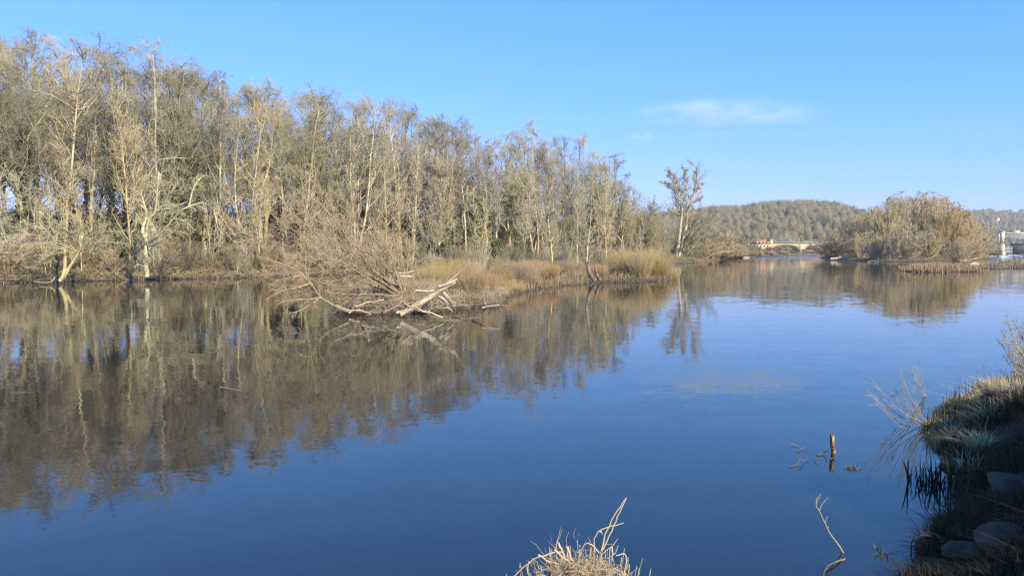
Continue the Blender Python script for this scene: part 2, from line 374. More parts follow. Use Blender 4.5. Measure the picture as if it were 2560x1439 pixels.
def blade_field(md, base, H, rng, lean=.35, w=.006, curl=.5, tipv=None, wind=(0, 0)):
    """bent, tapering blades: three segments each"""
    K = len(base); a = rng.random(K) * 6.283; d = np.stack([np.cos(a), np.sin(a), np.zeros(K)], -1); s = np.stack([-np.sin(a), np.cos(a), np.zeros(K)], -1)
    l = (lean * np.abs(rng.normal(size=K)))[:, None]; H = np.broadcast_to(H, (K,))[:, None]; W = w * (.6 + .8 * rng.random((K, 1)))
    wd = np.array([wind[0], wind[1], 0.0])[None]
    pts = []
    for t, ww in ((0, 1), (.4, .85), (.75, .55), (1, .04)):
        off = (d * l + wd) * (t * .6 + curl * t * t) * H; hz = H * t * (1 - .28 * np.minimum(l, 1.4) * t)
        c = base + off + np.concatenate([np.zeros((K, 2)), hz], 1)
        pts += [c - s * W * ww, c + s * W * ww]
    V = np.stack(pts, 1).reshape(-1, 3); i = np.arange(K)[:, None] * 8
    q = np.concatenate([i + np.array([[0, 1, 3, 2]]) + 2 * k for k in range(3)])
    md.add(V, q, np.repeat(rng.random(K) if tipv is None else tipv, 8))

# ------------------------------------------------------------------ scene objects
def tagit(o, label=None, cat=None, group=None, kind=None):
    if label: o['label'] = label
    if cat: o['category'] = cat
    if group: o['group'] = group
    if kind: o['kind'] = kind
    return o
def mesh_obj(name, me, material, parent=None, loc=None):
    o = bpy.data.objects.new(name, me); COL.objects.link(o)
    if material is not None:
        if not me.materials: me.materials.append(None)
        o.material_slots[0].link = 'OBJECT'; o.material_slots[0].material = M[material] if isinstance(material, str) else material
    if parent: o.parent = parent
    if loc is not None: o.location = loc
    return o
def empty(name, loc, rz=0.0, sc=(1, 1, 1)):
    o = bpy.data.objects.new(name, None); COL.objects.link(o); o.location = loc; o.rotation_euler = (0, 0, rz); o.scale = sc; o.empty_display_size = .3
    return o
def place(proto, name, loc, rz, sc, material, label, cat, group=None, extra=(), mats=None):
    """a thing with its parts: an Empty at its base and one object per part, sharing mesh data between repeats"""
    t = empty(name, loc, rz, sc); tagit(t, label, cat, group)
    for i, (pn, me, _) in enumerate(proto['parts']): mesh_obj(pn, me, (mats or {}).get(pn, material), t)
    for pn, me, mt in extra: mesh_obj(pn, me, mt, t)
    return t

# ------------------------------------------------------------------ the lie of the land
def poly(pts): return np.array([ground(*p)[:2] for p in pts])
SHORE_PX = [(-900, 765), (-300, 724), (-100, 712), (0, 708), (150, 704), (300, 701), (480, 697), (660, 693), (800, 689), (960, 684), (1120, 679),
            (1280, 672), (1450, 666), (1600, 661), (1680, 658), (1755, 656.5), (1775, 653.5), (1800, 650), (1850, 645), (1920, 641.5), (1980, 640)]
WOOD = np.vstack([[[-300, 30], [-120, 38]], poly(SHORE_PX), [[175, 430], [190, 520], [150, 700], [-900, 700], [-900, 30]]])
ISLET = poly([(835, 775), (870, 783), (930, 785), (1000, 784), (1080, 779), (1150, 772), (1240, 765), (1262, 752), (1250, 742), (1300, 731), (1400, 714), (1500, 706), (1600, 706),
              (1680, 702), (1692, 697), (1640, 688), (1500, 681), (1350, 681), (1200, 685), (1080, 692), (990, 700), (930, 718), (880, 745)])
ISLAND = poly([(2045, 645.5), (2080, 649), (2130, 651), (2200, 653.5), (2300, 654), (2380, 652), (2460, 648), (2478, 645), (2440, 641.5), (2300, 640.5), (2150, 640.5), (2060, 642)])
REEDS = poly([(2246, 677), (2290, 681), (2360, 681.5), (2400, 680), (2450, 679.5), (2462, 676), (2420, 670), (2340, 667), (2280, 670)])
SPIT = poly([(2440, 668), (2480, 674), (2560, 671), (2700, 672), (2800, 664), (2700, 655), (2560, 653), (2500, 656), (2460, 660)])
FARLAND = np.array([[190, 620], [600, 640], [2500, 500], [6000, 0], [6000, 7000], [-6000, 7000], [-6000, 600], [-900, 650], [140, 600]])
NEAR = np.vstack([[[-60, -60], [-60, -3], [-20, -1], [-8, 1.2], [-3, 3.2], [-1, 4.3], [.6, 4.8], [1.8, 5.1], [2.8, 5.8]],
                  poly([(2262, 1436), (2330, 1350), (2385, 1280), (2395, 1200), (2340, 1130), (2325, 1075), (2350, 1030), (2410, 985), (2500, 950), (2600, 930), (2900, 900)]),
                  [[32, 42], [75, 95], [160, 200], [330, 400], [520, 600], [900, 600], [900, -60]]])
def sdist(P, poly_):
    """signed distance, positive inside"""
    A = poly_; B = np.roll(poly_, -1, 0); out = np.full(len(P), 1e18); ins = np.zeros(len(P), bool)
    for a, b in zip(A, B):
        e = b - a; w = P - a; t = np.clip((w @ e) / max(e @ e, 1e-12), 0, 1); d = w - t[:, None] * e
        out = np.minimum(out, (d ** 2).sum(1))
        c = ((a[1] > P[:, 1]) != (b[1] > P[:, 1])); x = (b[0] - a[0]) * (P[:, 1] - a[1]) / ((b[1] - a[1]) if abs(b[1] - a[1]) > 1e-12 else 1e-12) + a[0]
        ins ^= c & (P[:, 0] < x)
    return np.where(ins, 1, -1) * np.sqrt(out)
HILLA = np.array([(-3000, 612), (600, 606), (1100, 585), (1400, 555), (1600, 532), (1700, 520), (1780, 511), (1850, 511), (1900, 504), (1960, 501), (2010, 501), (2060, 505), (2120, 519), (2180, 535), (2260, 560), (2400, 600), (5000, 612)], float)
HILLB = np.array([(-3000, 612), (1500, 605), (1900, 560), (2100, 530), (2300, 527), (2420, 526), (2470, 524), (2500, 528), (2560, 526), (2800, 522), (3300, 530), (5000, 580)], float)
def height(x, y):
    x = np.asarray(x, float).ravel(); y = np.asarray(y, float).ravel(); P = np.stack([x, y], 1)
    jit = (fbm(x * .45, y * .45, 5, 3) - .45)
    r = np.hypot(x, y)
    h = np.full(len(x), -1.4)
    def land(pl, top, w, ja, extra=None):
        d = sdist(P, pl) + jit * ja
        g = np.where(d > 0, top * smooth(d / w) + .02, -1.4 * smooth(-d / (w * .8)))
        if extra is not None: g = g + extra(d) * (d > 0)
        return g
    h = np.maximum(h, land(WOOD, 1.25, 4.5, 1.2, lambda d: 1.0 * smooth(d / 22)))
    h = np.maximum(h, land(ISLET, .42, 2.2, .7))
    h = np.maximum(h, land(ISLAND, .8, 4, 1.5))
    h = np.maximum(h, land(REEDS, .22, 1.2, .8)); h = np.maximum(h, land(SPIT, .3, 3, 1.5))
    h = np.maximum(h, land(FARLAND, 3.0, 12, 0))
    near = land(NEAR, .85, 1.6, .5, lambda d: .75 * smooth((d - 1.0) / 3.5) * (1 - .95 * smooth((y - 10) / 4)))
    near = near * np.where(near > 0, 1 - .40 * smooth((y - 11) / 4), 1)
    h = np.maximum(h, near)
    h = h + (h > .1) * (fbm(x * .8, y * .8, 9, 4) - .47) * np.where(r < 40, .30, .7)
    px = np.where(y > 1, 1280 + F * x / np.maximum(y, 1), np.where(x > 0, 5000, -3000))
    for tab, r0, r1, th in ((HILLA, 640, 1150, 21), (HILLB, 1500, 2500, 36)):
        yy = np.interp(px, tab[:, 0], tab[:, 1]); top = np.maximum((HOR - yy) / F * r1 + CAMZ - th, 2)
        g = top * smooth((r - r0) / (r1 - r0)) * (1 - .25 * smooth((r - r1) / 2500))
        g = g * (1 + .10 * (fbm(x * .006, y * .006, 21, 3) - .47) * (r < r1 * 1.3))
        h = np.where(r > r0, np.maximum(h, g + 2), h)
    return h
def gz(x, y): return float(height([x], [y])[0])

def build_ground():
    a = np.concatenate([np.linspace(-180, -50, 40, endpoint=False), np.linspace(-50, -38, 24, endpoint=False), np.linspace(-38, 38, 420, endpoint=False),
                        np.linspace(38, 50, 24, endpoint=False), np.linspace(50, 180, 40, endpoint=False)]) * math.pi / 180
    rr = np.concatenate([np.geomspace(.4, 260, 330, endpoint=False), np.geomspace(260, 6000, 100)])
    A, RR = np.meshgrid(a, rr); x = (np.sin(A) * RR).ravel(); y = (np.cos(A) * RR).ravel()
    z = height(x, y); na, nr = len(a), len(rr)
    idx = np.arange(na * nr).reshape(nr, na); nx = np.roll(idx, -1, axis=1)
    q = np.stack([idx[:-1], idx[1:], nx[1:], nx[:-1]], -1).reshape(-1, 4)
    md = MD(); md.add(np.stack([x, y, z], 1), q); c = np.array([[0, 0, gz(0, 0.1)]])
    md.add(np.vstack([c, np.stack([x, y, z], 1)[:na]]), [[0, 1 + i, 1 + (i + 1) % na] for i in range(na)])
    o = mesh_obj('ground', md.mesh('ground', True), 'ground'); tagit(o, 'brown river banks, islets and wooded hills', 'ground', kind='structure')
build_ground()
def build_water():
    md = MD(); g = 40; xs = np.linspace(-900, 1000, g); ys = np.linspace(-70, 760, g); X, Y = np.meshgrid(xs, ys)
    idx = np.arange(g * g).reshape(g, g)
    md.add(np.stack([X.ravel(), Y.ravel(), X.ravel() * 0], 1), np.stack([idx[:-1, :-1], idx[:-1, 1:], idx[1:, 1:], idx[1:, :-1]], -1).reshape(-1, 4))
    tagit(mesh_obj('river', md.mesh('river'), 'water'), 'calm blue river mirroring the sky and the bare trees', 'river', kind='structure')
build_water()

# ------------------------------------------------------------------ the wood on the left bank
_sp_px = np.array([p[0] for p in SHORE_PX], float); _sp_y = np.array([ground(*p)[1] for p in SHORE_PX])
def shoreY(px): return float(np.interp(px, _sp_px, _sp_y))
SKYL = np.array([(-900, 60), (-200, 80), (0, 84), (130, 78), (200, 92), (260, 112), (300, 140), (335, 175), (370, 140), (400, 118), (450, 124), (500, 150), (540, 182), (600, 196), (640, 215), (700, 232),
                 (760, 224), (800, 248), (850, 260), (900, 238), (960, 246), (1000, 264), (1050, 290), (1100, 302), (1150, 300), (1190, 328), (1290, 332), (1340, 308), (1380, 322), (1430, 346),
                 (1470, 385), (1540, 392), (1570, 440), (1600, 490), (1650, 500), (1700, 505), (1760, 512)], float)
def skyl(px): return float(np.interp(px, SKYL[:, 0], SKYL[:, 1]))
PR = {}
for kind, ns in (('slender', 4), ('forked', 3), ('vase', 3), ('dome', 3), ('birch', 3), ('sapling', 2)):
    for i in range(ns): PR[kind, i] = tree_meshes(kind, 11 + 17 * i + len(kind), .012 if kind not in ('birch', 'sapling') else .009)
rg = np.random.default_rng(4)
IVY = [ivy_mesh(1, .5, 12.5, .8, 5500, .17), ivy_mesh(2, 1, 10.5, .6, 2600, .16), ivy_mesh(3, 7, 12.5, 1.3, 2600, .18)]
def stand(px, Y, top, kind, v, label, cat='tree', group=None, material='alder', ivy=None, wide=1.0, rz=None):
    pr = PR[kind, v]; x = base_x(px, Y); z = gz(x, Y) - .1
    s = (at(px, top, Y)[2] - z) / pr['H']
    ex = [('ivy', IVY[ivy], 'ivy')] if ivy is not None else []
    sx = s * wide
    return place(pr, 'bare_tree', (x, Y, z), rg.random() * 6.283 if rz is None else rz, (sx, sx, s), material, label, cat, group, extra=ex)

FRONT = [  # px, metres behind the waterline, top row, kind, variant, colour, ivy, width, label
 (22, 5, 330, 'sapling', 0, 'alder', None, 1.0, 'low thin tree with two pale stems close to the bank at the left edge'),
 (72, 9, 84, 'vase', 0, 'olive', 0, 1.1, 'big forked tree whose trunk is thick with dark green ivy, near the left edge'),
 (165, 6, 92, 'slender', 0, 'pale', None, .95, 'tall pale-barked tree standing right of the ivy-covered forked tree'),
 (235, 11, 98, 'dome', 0, 'alder', None, 1.0, 'tall bare tree with a rounded grey crown, right of the tall pale-barked one'),
 (205, 2.5, 430, 'birch', 1, 'pale', None, .9, 'short crooked tree at the water behind the sprawling leaning tree'),
 (290, 11, 148, 'slender', 1, 'olive', 1, .8, 'slim tree wrapped in ivy left of the notch in the treetops'),
 (326, 5, 205, 'slender', 2, 'pale', None, .7, 'straight slim pale trunk under the notch in the treetops'),
 (388, 9, 120, 'forked', 0, 'alder', None, 1.0, 'tall multi-stemmed tree just right of the notch in the treetops'),
 (448, 14, 118, 'vase', 1, 'alder', None, 1.0, 'dark-branched spreading tree topping the crowns right of the notch'),
 (486, 10, 165, 'dome', 1, 'olive', 1, .9, 'ivy-trunked tree behind the leaning limb'),
 (560, 8, 192, 'slender', 3, 'alder', None, .9, 'narrow bare tree left of the pale forked tree'),
 (612, 6, 200, 'forked', 1, 'pale', None, 1.0, 'pale forked tree with olive tinted crown, left of the half-fallen willow'),
 (655, 12, 220, 'dome', 2, 'olive', None, .95, 'olive-crowned tree with a broad trunk left of the fallen willow top'),
 (706, 12, 240, 'slender', 1, 'alder', None, .9, 'thin grey tree behind the upper twigs of the half-fallen willow'),
 (762, 8, 224, 'dome', 0, 'olive', None, .95, 'round-crowned olive tree rising behind the half-fallen willow'),
 (800, 14, 248, 'slender', 2, 'olive', 2, .85, 'tree with a dark ivy clump high on its stem, right of the round-crowned olive tree'),
 (862, 11, 262, 'slender', 0, 'alder', None, .9, 'bare grey tree between the ivy-clumped tree and the peaked crown'),
 (893, 7, 238, 'forked', 2, 'alder', None, .95, 'tall tree forming the peaked crown behind the driftwood'),
 (932, 12, 242, 'vase', 2, 'alder', None, .8, 'grey vase-shaped tree right of the peaked crown'),
 (968, 6, 262, 'slender', 3, 'pale', None, .85, 'tall pale trunk standing behind the bleached driftwood log'),
 (1004, 12, 260, 'dome', 1, 'alder', None, .8, 'reddish-topped tree behind the tall pale trunk'),
 (1032, 8, 330, 'birch', 0, 'pale', None, .8, 'straight bright stem just right of the tall pale trunk'),
 (1082, 16, 302, 'dome', 2, 'alder', None, .9, 'domed bare tree where the treetops begin to step down'),
 (1140, 18, 302, 'dome', 0, 'alder', None, .95, 'broad domed tree with a brownish crown in the middle of the wood'),
 (1165, 6, 372, 'birch', 1, 'alder', None, 1.3, 'light open tree with spreading side branches in front of the brownish domes'),
 (1222, 12, 336, 'vase', 1, 'alder', None, .85, 'open-crowned tree showing sky between its limbs'),
 (1278, 14, 342, 'dome', 1, 'olive', 2, .8, 'tree with a dark evergreen ivy blob in its crown right of centre'),
 (1338, 8, 306, 'forked', 0, 'alder', None, .75, 'tallest thin tree right of the picture centre with twisting limbs'),
 (1395, 12, 326, 'vase', 0, 'alder', None, .8, 'fan-crowned tree right of the tallest thin tree'),
 (1420, 6, 400, 'forked', 1, 'olive', None, .8, 'yellowish forked tree behind the white birch'),
 (1440, 14, 350, 'dome', 2, 'alder', None, .75, 'pale domed tree behind the yellowish forked tree'),
 (1490, 10, 388, 'dome', 0, 'olive', None, .8, 'olive domed tree in the last third of the wood'),
 (1536, 12, 392, 'slender', 2, 'alder', None, 1.1, 'last tall tree with a pinkish pointed top before the wood drops away'),
 (1560, 7, 455, 'dome', 1, 'olive', None, .8, 'rounded yellow-green tree closing the right end of the wood'),
 (1628, 10, 484, 'birch', 2, 'alder', None, .9, 'small hazy birch-like tree in the gap left of the lone twin-stemmed tree'),
 (1650, 16, 498, 'birch', 0, 'alder', None, .8, 'faint slender sapling tree just left of the lone twin-stemmed tree'),
]
for px, off, top, kind, v, mt, ivy, wd, lab in FRONT:
    stand(px, shoreY(px) + off, top - 6, kind, v, lab, material=mt, ivy=ivy, wide=wd)

for k, px in enumerate([1575, 1592, 1606, 1618, 1634, 1646, 1660, 1672, 1584, 1625]):
    stand(px, shoreY(px) + 4 + 7 * rg.random(), 470 + (px - 1575) * .55 + 40 * rg.random(), ['dome', 'sapling', 'dome'][k % 3], k % 2, 'low hazy tree ' + ['where the wood slopes down', 'at the end of the wood'][k % 2] + ', ' + 'first second third fourth fifth'.split()[k // 2] + ' of five', material=['olive', 'alder', 'brush'][k % 3], group='low trees at the end of the wood', wide=.9)
SEGS = [(-1e9, 20, 'at the left edge'), (20, 180, 'behind the ivy-clad forked tree'), (180, 340, 'left of the treetop notch'), (340, 460, 'right of the treetop notch'), (460, 560, 'behind the leaning limb'),
        (560, 700, 'behind the pale forked tree'), (700, 830, 'behind the fallen willow'), (830, 950, 'behind the peaked crown'), (950, 1060, 'behind the driftwood log'), (1060, 1180, 'behind the golden osiers'),
        (1180, 1320, 'left of the white birch'), (1320, 1420, 'behind the white birch'), (1420, 1520, 'behind the thin pale birch'), (1520, 1e9, 'at the wood\'s right end')]
TONE = {'alder': 'grey', 'olive': 'olive', 'dark': 'dark', 'pale': 'pale', 'brush': 'brown', 'red': 'reddish'}
SHAPE = {'slender': 'slender', 'forked': 'many-stemmed', 'vase': 'fan-shaped', 'dome': 'round-crowned'}
NTH = ['first', 'second', 'third', 'fourth', 'fifth', 'sixth', 'seventh', 'eighth', 'ninth', 'tenth', 'eleventh', 'twelfth']
PEND = []
def settle_labels():
    """where several pending things would read the same, say which one by its order from the left"""
    by = {}
    for px, o, base in PEND: by.setdefault(base, []).append((px, o))
    for base, lst in by.items():
        lst.sort(key=lambda q: q[0])
        for i, (_, o) in enumerate(lst):
            o['label'] = base if len(lst) == 1 else (base + ', ' + (NTH[i] + ' from left' if i < 12 else (NTH[len(lst) - 1 - i] + ' from right' if len(lst) - 1 - i < 12 else 'number %d from left' % (i + 1))))
def seg_label(px): return next(l for a, b, l in SEGS if a <= px < b)
kinds = ['slender', 'dome', 'vase', 'dome', 'forked']
px = -420.0; i = 0
while px < 1600:
    Y = shoreY(px) + 9 + 24 * rg.random() * (1 if px < 1250 else .8)
    kd = kinds[int(rg.integers(5))]
    top = skyl(px) + 4 + 60 * rg.random() ** 1.4
    mt = ['alder', 'alder', 'olive', 'dark', 'pale'][int(rg.integers(5))]; iv = int(rg.integers(3)) if rg.random() < .25 else None
    o = stand(px, Y, top, kd, int(rg.integers(3)), 'x', group='bare trees in the back rows of the wood', material=mt, ivy=iv, wide=.75 + .3 * rg.random())
    PEND.append((px, o, f"{TONE[mt]} {SHAPE[kd]}{' ivied' if iv is not None else ''} back-row tree {seg_label(px)}"))
    px += (12 + 16 * rg.random()) * (1.8 if px < -50 else 1.35 if px < 640 else 1.0); i += 1

# ---- thickets at the foot of the wood
SH = [shrub_meshes(31, 5, 30, .95, r=.035), shrub_meshes(32, 5, 24, .7, r=.045, up=.1), shrub_meshes(33, 4, 34, 1.1, r=.03, droop=.12),
      shrub_meshes(34, 6, 20, .5, r=.05, up=.12), shrub_meshes(35, 4.5, 30, 1.2, r=.04, droop=.2, wander=.14)]
def bush(px, Y, hz, v, material, label, group, wide=1.0, name='bare_shrub', cat='shrub'):
    x = base_x(px, Y); z = gz(x, Y) - .08; s = hz / SH[v]['H']
    o = place(SH[v], name, (x, Y, z), rg.random() * 6.283, (s * wide, s * wide, s), material, label, cat, group)
    if label != 'x': PEND.append((px, o, label))
    return o
px = -300.0
while px < 1690:
    Y = shoreY(px) + 1.5 + 20 * rg.random() ** 1.4
    hb = 1.8 + 3.6 * rg.random() ** 1.4; mt = ['brush', 'dark', 'dark', 'olive', 'alder', 'dark'][int(rg.integers(6))]
    o = bush(px, Y, hb, int(rg.integers(5)), mt, 'x', 'shrubs of the thicket along the wooded bank', 1.0 + .3 * rg.random())
    PEND.append((px, o, f"{'tall' if hb > 4.5 else 'low'} {TONE[mt]} thicket shrub {seg_label(px)}"))
    px += 8 + 9 * rg.random()
for k in range(22):
    px = 30 + 1500 * (k + rg.random()) / 22
    o = stand(px, shoreY(px) + 2.5 + 6 * rg.random(), HOR - 110 - 120 * rg.random(), ['birch', 'sapling'][k % 2], k % 2, 'thin young tree pushing up through the brush in front of the tall wood', material=['alder', 'pale', 'olive'][k % 3],
          group='young trees at the edge of the wood', wide=.9)
    PEND.append((px, o, f"{['single-stemmed', 'many-stemmed'][k % 2]} {['grey', 'pale', 'olive'][k % 3]} young tree in the brush {seg_label(px)}"))
# tall background thicket that closes the wood low down
SB = shrub_meshes(36, 8, 40, .6, r=.07, rmin=.020, br=8, tw=7, te=5, up=.06, env=(.45, .42)); SH.append(SB)
px = -380.0
while px < 1640:
    Y = shoreY(px) + 26 + 14 * rg.random(); bush(px, Y, (6.2 if px < 680 else 8.2) + 2.4 * rg.random(), 5, ['dark', 'olive', 'brush'][int(rg.integers(3))], f'{"brown olive dark".split()[int(px) % 3]} rearmost shrub {seg_label(px)}', 'tall shrubs at the back of the wood', 1.15)
    px += 15 + 9 * rg.random()

# ---- evergreens in and beside the wood
def ever_mesh(seed, H, Rr, n, size=.22, cone=False):
    rng = np.random.default_rng(seed); md = MD(); tr = MD(); cl = []
    for c in range(46):
        t = rng.random(); z = H * (.12 + .86 * t); rr = Rr * ((1 - t) if cone else math.sin(math.pi * min(1, .18 + t * .8))) * (.3 + .7 * rng.random())
        a = rng.random() * 6.283; cl.append((math.cos(a) * rr, math.sin(a) * rr, z, (.35 + .5 * rng.random()) * Rr * .5))
    cl = np.array(cl); w = rng.integers(len(cl), size=n); p = nrm(rng.normal(size=(n, 3))) * (rng.random((n, 1)) ** .4) * cl[w, 3:4]; p[:, 2] *= .75
    leaves(md, cl[w, :3] + p, size, rng)
    P = np.array([[[0, 0, -.2], [.05, 0, H * .4], [0, .05, H * .9]]]); tubes(tr, P, np.array([[H * .02 + .04, H * .014 + .02, .02]]), 7, 0, rng)
    return dict(H=H, parts=[('trunk', tr.mesh('evergreen_trunk'), None), ('crown', md.mesh('evergreen_crown'), None)])
EV = [ever_mesh(5, 6, 2.2, 12000), ever_mesh(6, 8, 2.0, 9000, .24, True), ever_mesh(7, 3, 1.8, 7000, .2)]
def evergreen(px, Y, hz, v, label, group=None, wide=1.0, name='evergreen_bush', cat='bush'):
    x = base_x(px, Y); s = hz / EV[v]['H']
    return place(EV[v], name, (x, Y, gz(x, Y) - .1), rg.random() * 6, (s * wide, s * wide, s), 'ever', label, cat, group, mats={'trunk': 'dark'})
evergreen(1606, shoreY(1606) + 12, 9.5, 1, 'dark green evergreen in the gap at the right end of the wood', wide=.7, name='evergreen_tree', cat='tree')
evergreen(8, shoreY(8) + 5, 4.2, 0, 'dark evergreen bush at the left edge of the bank')
evergreen(350, shoreY(350) + 6, 3.2, 2, 'low dark evergreen bush beside the trunk of the leaning tree')
evergreen(1300, shoreY(1300) + 4, 3.0, 0, 'dark evergreen bush on the bank right of the golden osiers')
evergreen(560, shoreY(560) + 7, 2.6, 2, 'low dark bush behind the bank left of the fallen willow')
for k in range(12):
    px = -250 + 1650 * (k + rg.random()) / 12
    evergreen(px, shoreY(px) + 8 + 10 * rg.random(), 2.2 + 1.6 * rg.random(), 2, 'dark bramble mound half hidden among the trunks on the wood floor', 'bramble mounds on the wood floor', 1.3, 'bramble', 'bramble')

# ------------------------------------------------------------------ trees whose limbs follow the photo
def spline(pts, n):
    pts = np.asarray(pts, float); d = np.concatenate([[0], np.cumsum(np.linalg.norm(np.diff(pts, axis=0), axis=1))]); t = np.linspace(0, d[-1], n)
    m = np.zeros_like(pts)
    for i in range(len(pts)):
        a = max(i - 1, 0); b = min(i + 1, len(pts) - 1); m[i] = (pts[b] - pts[a]) / (d[b] - d[a])
    i = np.clip(np.searchsorted(d, t, 'right') - 1, 0, len(pts) - 2); h = d[i + 1] - d[i]; u = ((t - d[i]) / h)[:, None]; h = h[:, None]
    return (2 * u ** 3 - 3 * u ** 2 + 1) * pts[i] + (u ** 3 - 2 * u ** 2 + u) * h * m[i] + (-2 * u ** 3 + 3 * u ** 2) * pts[i + 1] + (u ** 3 - u ** 2) * h * m[i + 1]
def guided(limbs, seed, br=9, tw=6, te=5, bl=.30, rmin=.01, up=.03, droop=0.0, ang=.6, sides=8, n=16, t0=.2, jit=.008, tl=.45, flat=0.0, pw=.8, lo=0):
    """limbs: (list of (px, py, Y), r0, r1)"""
    rng = np.random.default_rng(seed); tr = MD(); cr = MD(); P = []; Rr = []
    for pts, r0, r1 in limbs:
        c = spline([at(*p) for p in pts], n); c[1:-1] += rng.normal(size=(n - 2, 3)) * jit * np.linalg.norm(c[-1] - c[0]) * .3
        P.append(c); Rr.append(r0 + (r1 - r0) * np.linspace(0, 1, n) ** .8)
    P = np.array(P); Rr = np.array(Rr); org = P[0, 0].copy()
    tubes(tr, P, Rr, sides, np.linspace(0, .3, n)[None], rng)
    C1, R1 = kids(P, Rr, br, t0, 1, ang, bl, .5, rmin * 1.8, 7, .13, up, rng, droop=droop, flat=flat, pw=pw)
    R1 = np.minimum(R1, rmin * 5 * (.5 + rng.random((len(R1), 1))))
    tubes(tr, C1, R1, 5, np.linspace(.2, .6, 8)[None], rng)
    C2, R2 = kids(C1, R1, tw, .15, 1, .6, tl, .6, rmin * 1.2, 4, .17, up, rng, droop=droop)
    tubes(cr, C2, R2, 3, np.linspace(.5, .9, 5)[None], rng)
    C3, R3 = kids(C2, R2, te, .1, 1, .6, .5, .7, rmin, 2, .2, up, rng, droop=droop)
    tubes(cr, C3, R3, 3, np.linspace(.8, 1, 3)[None], rng)
    if lo:
        C4, R4 = kids(C3, R3, lo, .1, 1, .6, .6, .8, rmin * .8, 1, .2, up, rng); spikes(cr, C4[:, 0], C4[:, 1], R4[:, 0], 1.0, rng)
    return org, tr, cr
def guided_thing(name, limbs, seed, material, label, cat, names=('trunk', 'crown'), group=None, twigmat=None, **kw):
    org, tr, cr = guided(limbs, seed, **kw); t = empty(name, org); tagit(t, label, cat, group)
    mesh_obj(names[0], tr.mesh(names[0], True, org), material, t); mesh_obj(names[1], cr.mesh(names[1], False, org), twigmat or material, t)
    return t
Y0 = 197.0
guided_thing('bare_tree', [([(1688, 657, Y0), (1697, 600, Y0), (1703, 545, Y0), (1698, 500, Y0), (1688, 470, Y0), (1684, 435, Y0)], .62, .08),
                           ([(1693, 656, Y0), (1703, 615, Y0 + 1), (1717, 560, Y0 + 1), (1718, 530, Y0 + 1), (1734, 490, Y0), (1741, 450, Y0), (1741, 420, Y0)], .60, .07),
                           ([(1703, 548, Y0), (1707, 510, Y0 - 1), (1716, 470, Y0 - 1), (1712, 440, Y0), (1708, 424, Y0)], .22, .05),
                           ([(1698, 500, Y0), (1685, 478, Y0), (1668, 462, Y0 + 1), (1654, 455, Y0)], .18, .04),
                           ([(1697, 497, Y0), (1690, 465, Y0), (1674, 440, Y0), (1668, 425, Y0 - 1)], .18, .05),
                           ([(1735, 488, Y0), (1750, 468, Y0), (1758, 458, Y0 + 1)], .14, .04), ([(1722, 515, Y0), (1738, 505, Y0 - 1), (1756, 492, Y0)], .12, .04)],
             71, 'pale', 'lone tall twin-stemmed bare tree at the tip of the wooded shore', 'tree', br=30, tw=9, te=8, bl=.22, rmin=.017, t0=.3, up=.06, ang=.7, lo=5, tl=.5)
guided_thing('leaning_tree', [([(1700, 655, 196), (1725, 612, 194), (1755, 570, 193), (1785, 535, 192)], .35, .08), ([(1712, 640, 196), (1750, 600, 197), (1775, 590, 196), (1800, 592, 196)], .2, .05),
                              ([(1705, 652, 195), (1730, 630, 194), (1765, 628, 193)], .2, .05), ([(1700, 655, 197), (1715, 600, 198), (1735, 560, 199), (1748, 520, 200)], .25, .06)],
             72, 'olive', 'willow leaning over the water right of the lone twin-stemmed tree', 'tree', br=22, tw=9, te=6, bl=.34, rmin=.022, up=.04, lo=3)
for k, (px, Y, top, wd, mt) in enumerate([(1660, 205, 590, 1.0, 'dark'), (1712, 210, 545, 1.0, 'olive'), (1752, 206, 560, 1.1, 'brush'), (1790, 222, 560, 1.0, 'brush'), (1735, 200, 600, 1.0, 'brush')]):
    hz = at(px, top, Y)[2]
    bush(px, Y, hz, k % 5, mt, 'dense hazy willow shrub around the lone twin-stemmed tree', 'willow shrubs around the lone tree', wd, 'willow_shrub')
Y1 = 74.0
guided_thing('leaning_tree', [([(368, 692, Y1), (364, 650, Y1), (366, 612, Y1)], .25, .19), ([(366, 608, Y1), (400, 585, Y1 - 1), (432, 550, Y1 - 1.5), (458, 523, Y1 - 2), (490, 510, Y1 - 2)], .17, .08),
                              ([(490, 510, Y1 - 2), (512, 508, Y1 - 2), (534, 530, Y1 - 2.5), (545, 570, Y1 - 3)], .10, .03), ([(472, 517, Y1 - 2), (484, 470, Y1 - 2), (505, 440, Y1 - 1)], .09, .03),
                              ([(364, 600, Y1), (374, 545, Y1), (388, 530, Y1), (393, 480, Y1), (398, 430, Y1)], .16, .07), ([(364, 600, Y1), (356, 575, Y1 - .5), (366, 540, Y1), (352, 480, Y1)], .2, .06),
                              ([(366, 610, Y1), (385, 613, Y1 - 1.5), (410, 595, Y1 - 2.5), (440, 575, Y1 - 2)], .09, .03)],
             73, 'olive', 'broken tree with a thick pale limb leaning out to the right', 'tree', br=15, tw=7, te=6, bl=.36, rmin=.013, up=-.02, ang=.7, droop=.12)
Y2 = 70.5
fan = [([(158, 697, Y2), (178, 660, Y2 + .5), (200, 625, Y2 + 1), (205, 590, Y2 + 1.5), (200, 545, Y2 + 2)], .17, .06)]
for tx, ty in ((30, 588), (15, 640), (60, 560), (95, 535), (55, 615), (110, 640), (130, 560), (170, 540), (255, 545), (290, 570), (300, 610), (80, 668), (270, 640)):
    fan.append(([(195, 632, Y2 + 1), ((195 + tx) / 2 + 10, (625 + ty) / 2 - 14, Y2 - .5), (tx, ty, Y2 - 2 + 2 * rg.random())], .05, .014))
